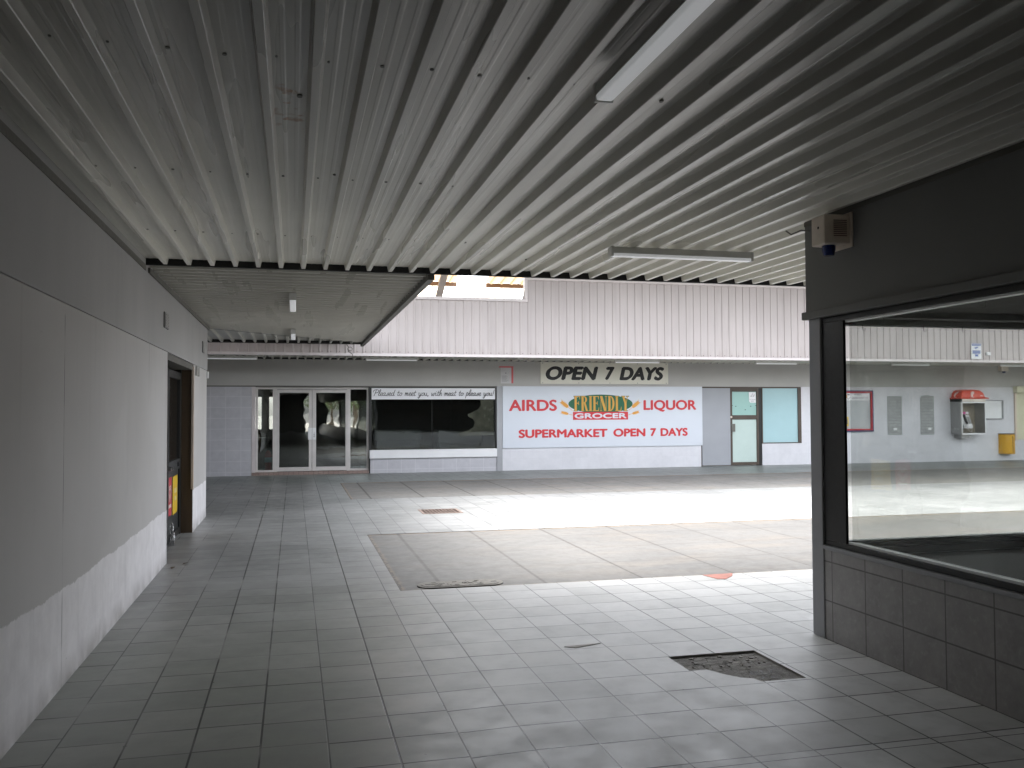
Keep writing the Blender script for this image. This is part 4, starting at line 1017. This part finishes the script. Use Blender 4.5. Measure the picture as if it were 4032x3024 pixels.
def swoosh(mb, fn, s=1.):
    pts = [(.055, .06), (.0, .045), (-.045, .0), (-.05, -.045), (-.02, -.085), (.03, -.095)]
    p = smooth(pts, 4)
    for (a, b_), (c, d_), wi in zip(p[:-1], p[1:], range(len(p))):
        w = .012 + .03 * math.sin(PI * min(1, wi / len(p) + .15)); L = math.hypot(c - a, d_ - b_); nx, nz = -(d_ - b_) / L * w, (c - a) / L * w
        mb.poly([fn((a + nx) * s, (b_ + nz) * s), fn((a - nx) * s, (b_ - nz) * s), fn((c - nx) * s, (d_ - nz) * s), fn((c + nx) * s, (d_ + nz) * s)])
    mb.poly([fn(-.01 * s, .09 * s), fn(.075 * s, .09 * s), fn(.085 * s, .065 * s), fn(.0, .065 * s)])


def capf(u, w): z = 1.985 + w; return (19.43 + u, y0 + .0135 + max(0, (z - 2.02) * .62) - (0.016 if z < 2.02 else .004) - max(0, 2.02 - z) * .17, z)
def caps(u, w): z = 1.985 + w; return (x0 + .042 - max(0, 2.02 - z) * .25 + max(0, z - 2.02) * .87, y0 + .22 - u, z)


b = MB(); swoosh(b, capf, 1.0); swoosh(b, caps, .9); b.poly([(19.68, y0 - .004, 1.93), (19.79, y0 - .004, 1.93), (19.79, y0 - .003, 1.955), (19.68, y0 - .003, 1.955)]); b.build('emblem', M['pale'], cap, fix=False)
ph = MB().prism([(19.24, YF - .03, .98), (19.24, YF - .28, .98), (19.24, YF - .28, 1.06), (19.24, YF - .13, 1.38), (19.24, YF - .03, 1.38)], (.30, 0, 0)).build('telephone', M['boothgrey'], t, .012)
MB().prism([(19.30, YF - .275, 1.10), (19.30, YF - .135, 1.37), (19.30, YF - .185, 1.385), (19.30, YF - .315, 1.13)], (.06, 0, 0)).build('handset', M['black'], ph, .01)
MB().prism([(19.42, YF - .265, 1.12), (19.42, YF - .165, 1.31), (19.42, YF - .172, 1.318), (19.42, YF - .272, 1.125)], (.09, 0, 0)).build('keypad', M['steel'], ph)
MB().tube(smooth([(19.30, YF - .30, 1.12), (19.30, YF - .36, .98), (19.37, YF - .36, .89), (19.46, YF - .33, .90), (19.50, YF - .2, 1.0)], 5), .010, 6).build('cord', M['chain'], ph)
MB().box(19.22, 19.40, YF - .16, YF - .03, 1.41, 1.47).build('sticker', M['pink'], ph); MB().box(19.401, 19.50, YF - .16, YF - .03, 1.405, 1.47).build('card_holder', M['white'], ph)
MB().box(19.12, 19.4, 22.3, YF - .002, .70, .818).build('bracket', M['steel'], t)
each('bolt', [(x0 - .004, x0 - .0005, 22.4, 22.43, .955, .985), (x0 - .004, x0 - .0005, 22.28, 22.31, .95, .98)], M['white'], t)

t = thing('whiteboard', 'blank white framed board on the wall just right of the pay phone', 'board', (20.4, YF, 1.5))
MB().box(19.92, 20.80, YF - .03, YF - .004, 1.27, 1.80).build('surface', M['white'], t)
b = MB().box(19.9, 20.845, YF - .07, YF - .002, 1.245, 1.269).box(19.9, 20.845, YF - .07, YF - .002, 1.801, 1.825).box(20.801, 20.845, YF - .07, YF - .002, 1.27, 1.80).box(19.88, 19.919, YF - .07, YF - .002, 1.27, 1.80); b.build('frame', M['pillar'], t, .004)

t = thing('litter_bin', 'yellow half-round litter bin hung low on the wall beside the cream shutter', 'bin', (20.9, YF, .5))
o_ = [(20.68, YF - .002)] + [(20.90 + .22 * math.cos(a), YF - .06 - .26 * math.sin(a)) for a in [PI - PI * k / 16 for k in range(17)]] + [(21.12, YF - .002)]
MB().prism([(x, y, .20) for x, y in o_], (0, 0, .585)).build('body', M['yellow'], t, .006)
MB().prism([(20.9 + (x - 20.9) * 1.03, YF + (y - YF) * 1.02 - .001, .786) for x, y in o_], (0, 0, .03)).build('rim', M['brown'], t, .004)
MB().box(20.895, 20.91, YF - .326, YF - .318, .25, .74).build('seam', M['brown'], t)

t = thing('roller_shutter', 'cream roller shutter with its box housing at the right end of the white wall', 'shutter', (22.2, YF, 1.4))
MB().box(21.25, 23.4, YF - .16, YF - .003, 2.04, 2.235).build('housing', M['shutter'], t, .012)
b = MB()
for i in range(22): b.box(21.33, 23.3, YF - .03, YF - .004, .62 + i * .0645, .62 + i * .0645 + .061)
b.build('curtain', M['shutter'], t, .004)
MB().box(21.27, 21.329, YF - .05, YF - .003, .60, 2.039).build('guide', M['cream'], t)
t = thing('alarm_siren', 'small cream alarm siren with dark strobe under the far canopy, seen through the shop glass', 'alarm', (20.9, YF, 2.75))
MB().box(20.72, 20.98, YF - .14, YF - .003, 2.69, 2.84).build('box', M['siren'], t, .01); MB().tube([(20.86, YF - .08, 2.689), (20.86, YF - .08, 2.64)], [.05, .042], 12).build('strobe', M['strobe'], t)

for k, (x, y, a) in enumerate(((-1.10, 9.62, .6), (-1.17, 9.38, 1.4))):
    b = MB()
    for i in range(4):
        w0, w1 = (.0, .022, .018, .0)[i], (.022, .018, .0, 0)[i]
        if i < 3:
            q = [(i * .03, -w0), (i * .03 + .03, -w1), (i * .03 + .03, w1 + 1e-4), (i * .03, w0 + 1e-4)]
            b.poly([(x + u * math.cos(a) - v * math.sin(a), y + u * math.sin(a) + v * math.cos(a), .006 + .012 * math.sin(u * 30)) for u, v in q])
    tag(b.build('dead_leaf', M['timber']), ('curled dead leaf on the floor by the near jamb of the black door, farther one', 'curled dead leaf on the floor at the foot of the left wall, nearer one')[k], 'leaf')

# ------------------------------------------------------------------ fluorescent battens
def batten():
    t = thing('batten_light', 'x', 'light', (0, 0, 0), 'fluorescent battens under the canopies')
    L = .61
    MB().prism([(-L, -.032, 0), (-L, .032, 0), (-L, .036, -.052), (-L, -.036, -.052)], (2 * L, 0, 0)).build('body', M['lightbody'], t, .002)
    MB().prism([(-L + .012, -.035, -.0525), (-L + .012, .035, -.0525), (-L + .012, .033, -.070), (-L + .012, .028, -.074), (-L + .012, -.028, -.074), (-L + .012, -.033, -.070)], (2 * L - .024, 0, 0)).build('diffuser', M['diffuser'], t, .002)
    for s_ in (-1, 1): MB().box(s_ * L - .010, s_ * L + .010, -.039, .039, -.077, -.002).build('end_cap', M['lightbody'], t, .003)
    return t


first = None
for x, y, z, rz, lab in ((1.19, 2.69, ZC - .001, PI / 2, 'large white batten light close overhead, running off the top of the view'),
                         (3.05, 6.62, ZC - .001, 0, 'white batten light lying crosswise under the near canopy by the corner shop'),
                         (-.015, 10.56, ZC, PI / 2, 'batten light in the middle of the walkway canopy, nearer of its two'),
                         (-.015, 14.9, ZC, PI / 2, 'batten light crossing the mitre joint of the walkway canopy, farther of its two'),
                         (-1.44, 21.4, ZC, 0, 'batten light above the lilac tiled wall left of the glazed entrance, under the far canopy'),
                         (2.28, 21.4, ZC, 0, 'batten light above the slogan banner under the far canopy'),
                         (8.6, 21.45, ZC, 0, 'batten light just above the right half of the OPEN 7 DAYS board'),
                         (12.55, 21.4, ZC, 0, 'batten light above the brown door under the far canopy'),
                         (16.7, 21.4, ZC, 0, 'batten light above the grey block patches, seen through the shop glass'),
                         (20.28, 21.4, ZC, 0, 'batten light above the pay phone, cut by the right edge of the view')):
    if first is None: first = batten(); o = first
    else: o = copy_tree(first)
    o.location = (x, y, z); o.rotation_euler = (0, 0, rz); o['label'] = lab

# ------------------------------------------------------------------ what lies behind the viewer (mirrored in the door glass)
t = thing('passage_end_wall', 'added end wall far behind the viewer, its opening limiting the street mirrored in the doors', 'wall', (1, -24, 0))
MB().box(XL - .2, .9, -24.2, -24, 0, 3.2).box(3.0, 4.0, -24.2, -24, 0, 3.2).box(.901, 2.999, -24.2, -24, 2.55, 3.2).build('wall_face', M['greydark'], t)  # added to block part of the street mirrored in the doors
t = thing('sky_block_wall', 'plain grey unseen wall added to stop low sky light far to the right', 'wall', (31, 14, 0)); MB().box(31, 31.2, 5.3, 23, 0, 3.6).build('wall_face', M['greyband'], t)  # added wall, never in view, shutting out low sky light


def tree(x, y, h, lab):
    t = thing('street_tree', lab, 'tree', (x, y, 0), 'street trees behind the viewer'); rnd = random.Random(int(x * 10 + 50))
    b = MB(); b.tube([(x, y, -.05), (x + .1, y, h * .25), (x - .05, y + .1, h * .5), (x, y, h * .8)], [.22, .17, .11, .04], 8)
    for k in range(7):
        a = rnd.random() * 6.28; z = h * (.3 + .08 * k); b.tube([(x, y, z), (x + math.cos(a) * h * .15, y + math.sin(a) * h * .15, z + h * .08), (x + math.cos(a) * h * .28, y + math.sin(a) * h * .28, z + h * .18)], [.07, .05, .015], 6)
    b.build('trunk', M['bark'], t)
    b = MB()
    for c in range(38):
        a = rnd.random() * 6.28; r = h * .34 * math.sqrt(rnd.random()); cz = h * (.35 + .6 * rnd.random()); cx, cy = x + r * math.cos(a), y + r * math.sin(a)
        for q in range(60):
            p = Vector((cx + rnd.gauss(0, .35), cy + rnd.gauss(0, .35), cz + rnd.gauss(0, .28))); u = Vector((rnd.gauss(0, 1), rnd.gauss(0, 1), rnd.gauss(0, .6))).normalized() * .14; v = u.cross(Vector((rnd.random(), rnd.random(), 1))).normalized() * .06
            b.poly([p - u, p + v, p + u, p - v])
    b.build('crown', M['leaf'], t, fix=False)


tree(2.2, -40, 6.5, 'leafy street tree beyond the passage end, straight behind the opening')
tree(5.2, -36, 5.5, 'shorter leafy street tree beyond the passage end, to one side of the opening')

# ------------------------------------------------------------------ light
SX, SY, SZ = -.34, .20, 1.0
S_ = Vector((SX, SY, SZ)).normalized()
w = bpy.data.worlds.new('World'); SC.world = w; w.use_nodes = True
nt = w.node_tree; bg = nt.nodes['Background']; sky = nt.nodes.new('ShaderNodeTexSky'); sky.sky_type = 'NISHITA'; sky.sun_disc = False
sky.sun_elevation = math.asin(S_.z); sky.sun_rotation = math.atan2(SX, SY); sky.air_density = 1.0; sky.dust_density = 3.0; sky.ozone_density = .6
hs = nt.nodes.new('ShaderNodeHueSaturation'); hs.inputs['Saturation'].default_value = .22; nt.links.new(sky.outputs[0], hs.inputs['Color']); nt.links.new(hs.outputs[0], bg.inputs[0]); bg.inputs[1].default_value = 1.5
sun = bpy.data.lights.new('sun', 'SUN'); sun.energy = 6.2; sun.angle = math.radians(60); sun.color = (1, .98, .955)
so = bpy.data.objects.new('sun', sun); COL.objects.link(so); so.rotation_euler = S_.to_track_quat('Z', 'Y').to_euler(); so.location = S_ * 40

# ------------------------------------------------------------------ camera
ya, pi_, ro = math.radians(13.8039), math.radians(1.7519), math.radians(-.2512)
fw = Vector((math.sin(ya) * math.cos(pi_), math.cos(ya) * math.cos(pi_), math.sin(pi_))); rt = Vector((math.cos(ya), -math.sin(ya), 0)); up = rt.cross(fw)
rt2 = rt * math.cos(ro) + up * math.sin(ro); up2 = up * math.cos(ro) - rt * math.sin(ro)
cam = bpy.data.cameras.new('camera'); co = bpy.data.objects.new('camera', cam); COL.objects.link(co)
cam.sensor_width = 36; cam.lens = 31.218; cam.clip_start = .05; cam.clip_end = 1500
mtx = Matrix((rt2, up2, -fw)).transposed().to_4x4(); mtx.translation = (0, 0, 1.55); co.matrix_world = mtx
SC.camera = co
SC.view_settings.view_transform = 'Standard'; SC.view_settings.look = 'None'; SC.view_settings.exposure = 0; SC.view_settings.gamma = 1
SC.render.engine = 'CYCLES'; SC.cycles.use_denoising = True
SC.cycles.max_bounces = 14; SC.cycles.diffuse_bounces = 8; SC.cycles.glossy_bounces = 5; SC.cycles.transparent_max_bounces = 16; SC.cycles.transmission_bounces = 6
SC.cycles.caustics_reflective = False; SC.cycles.caustics_refractive = False; SC.cycles.sample_clamp_indirect = 6
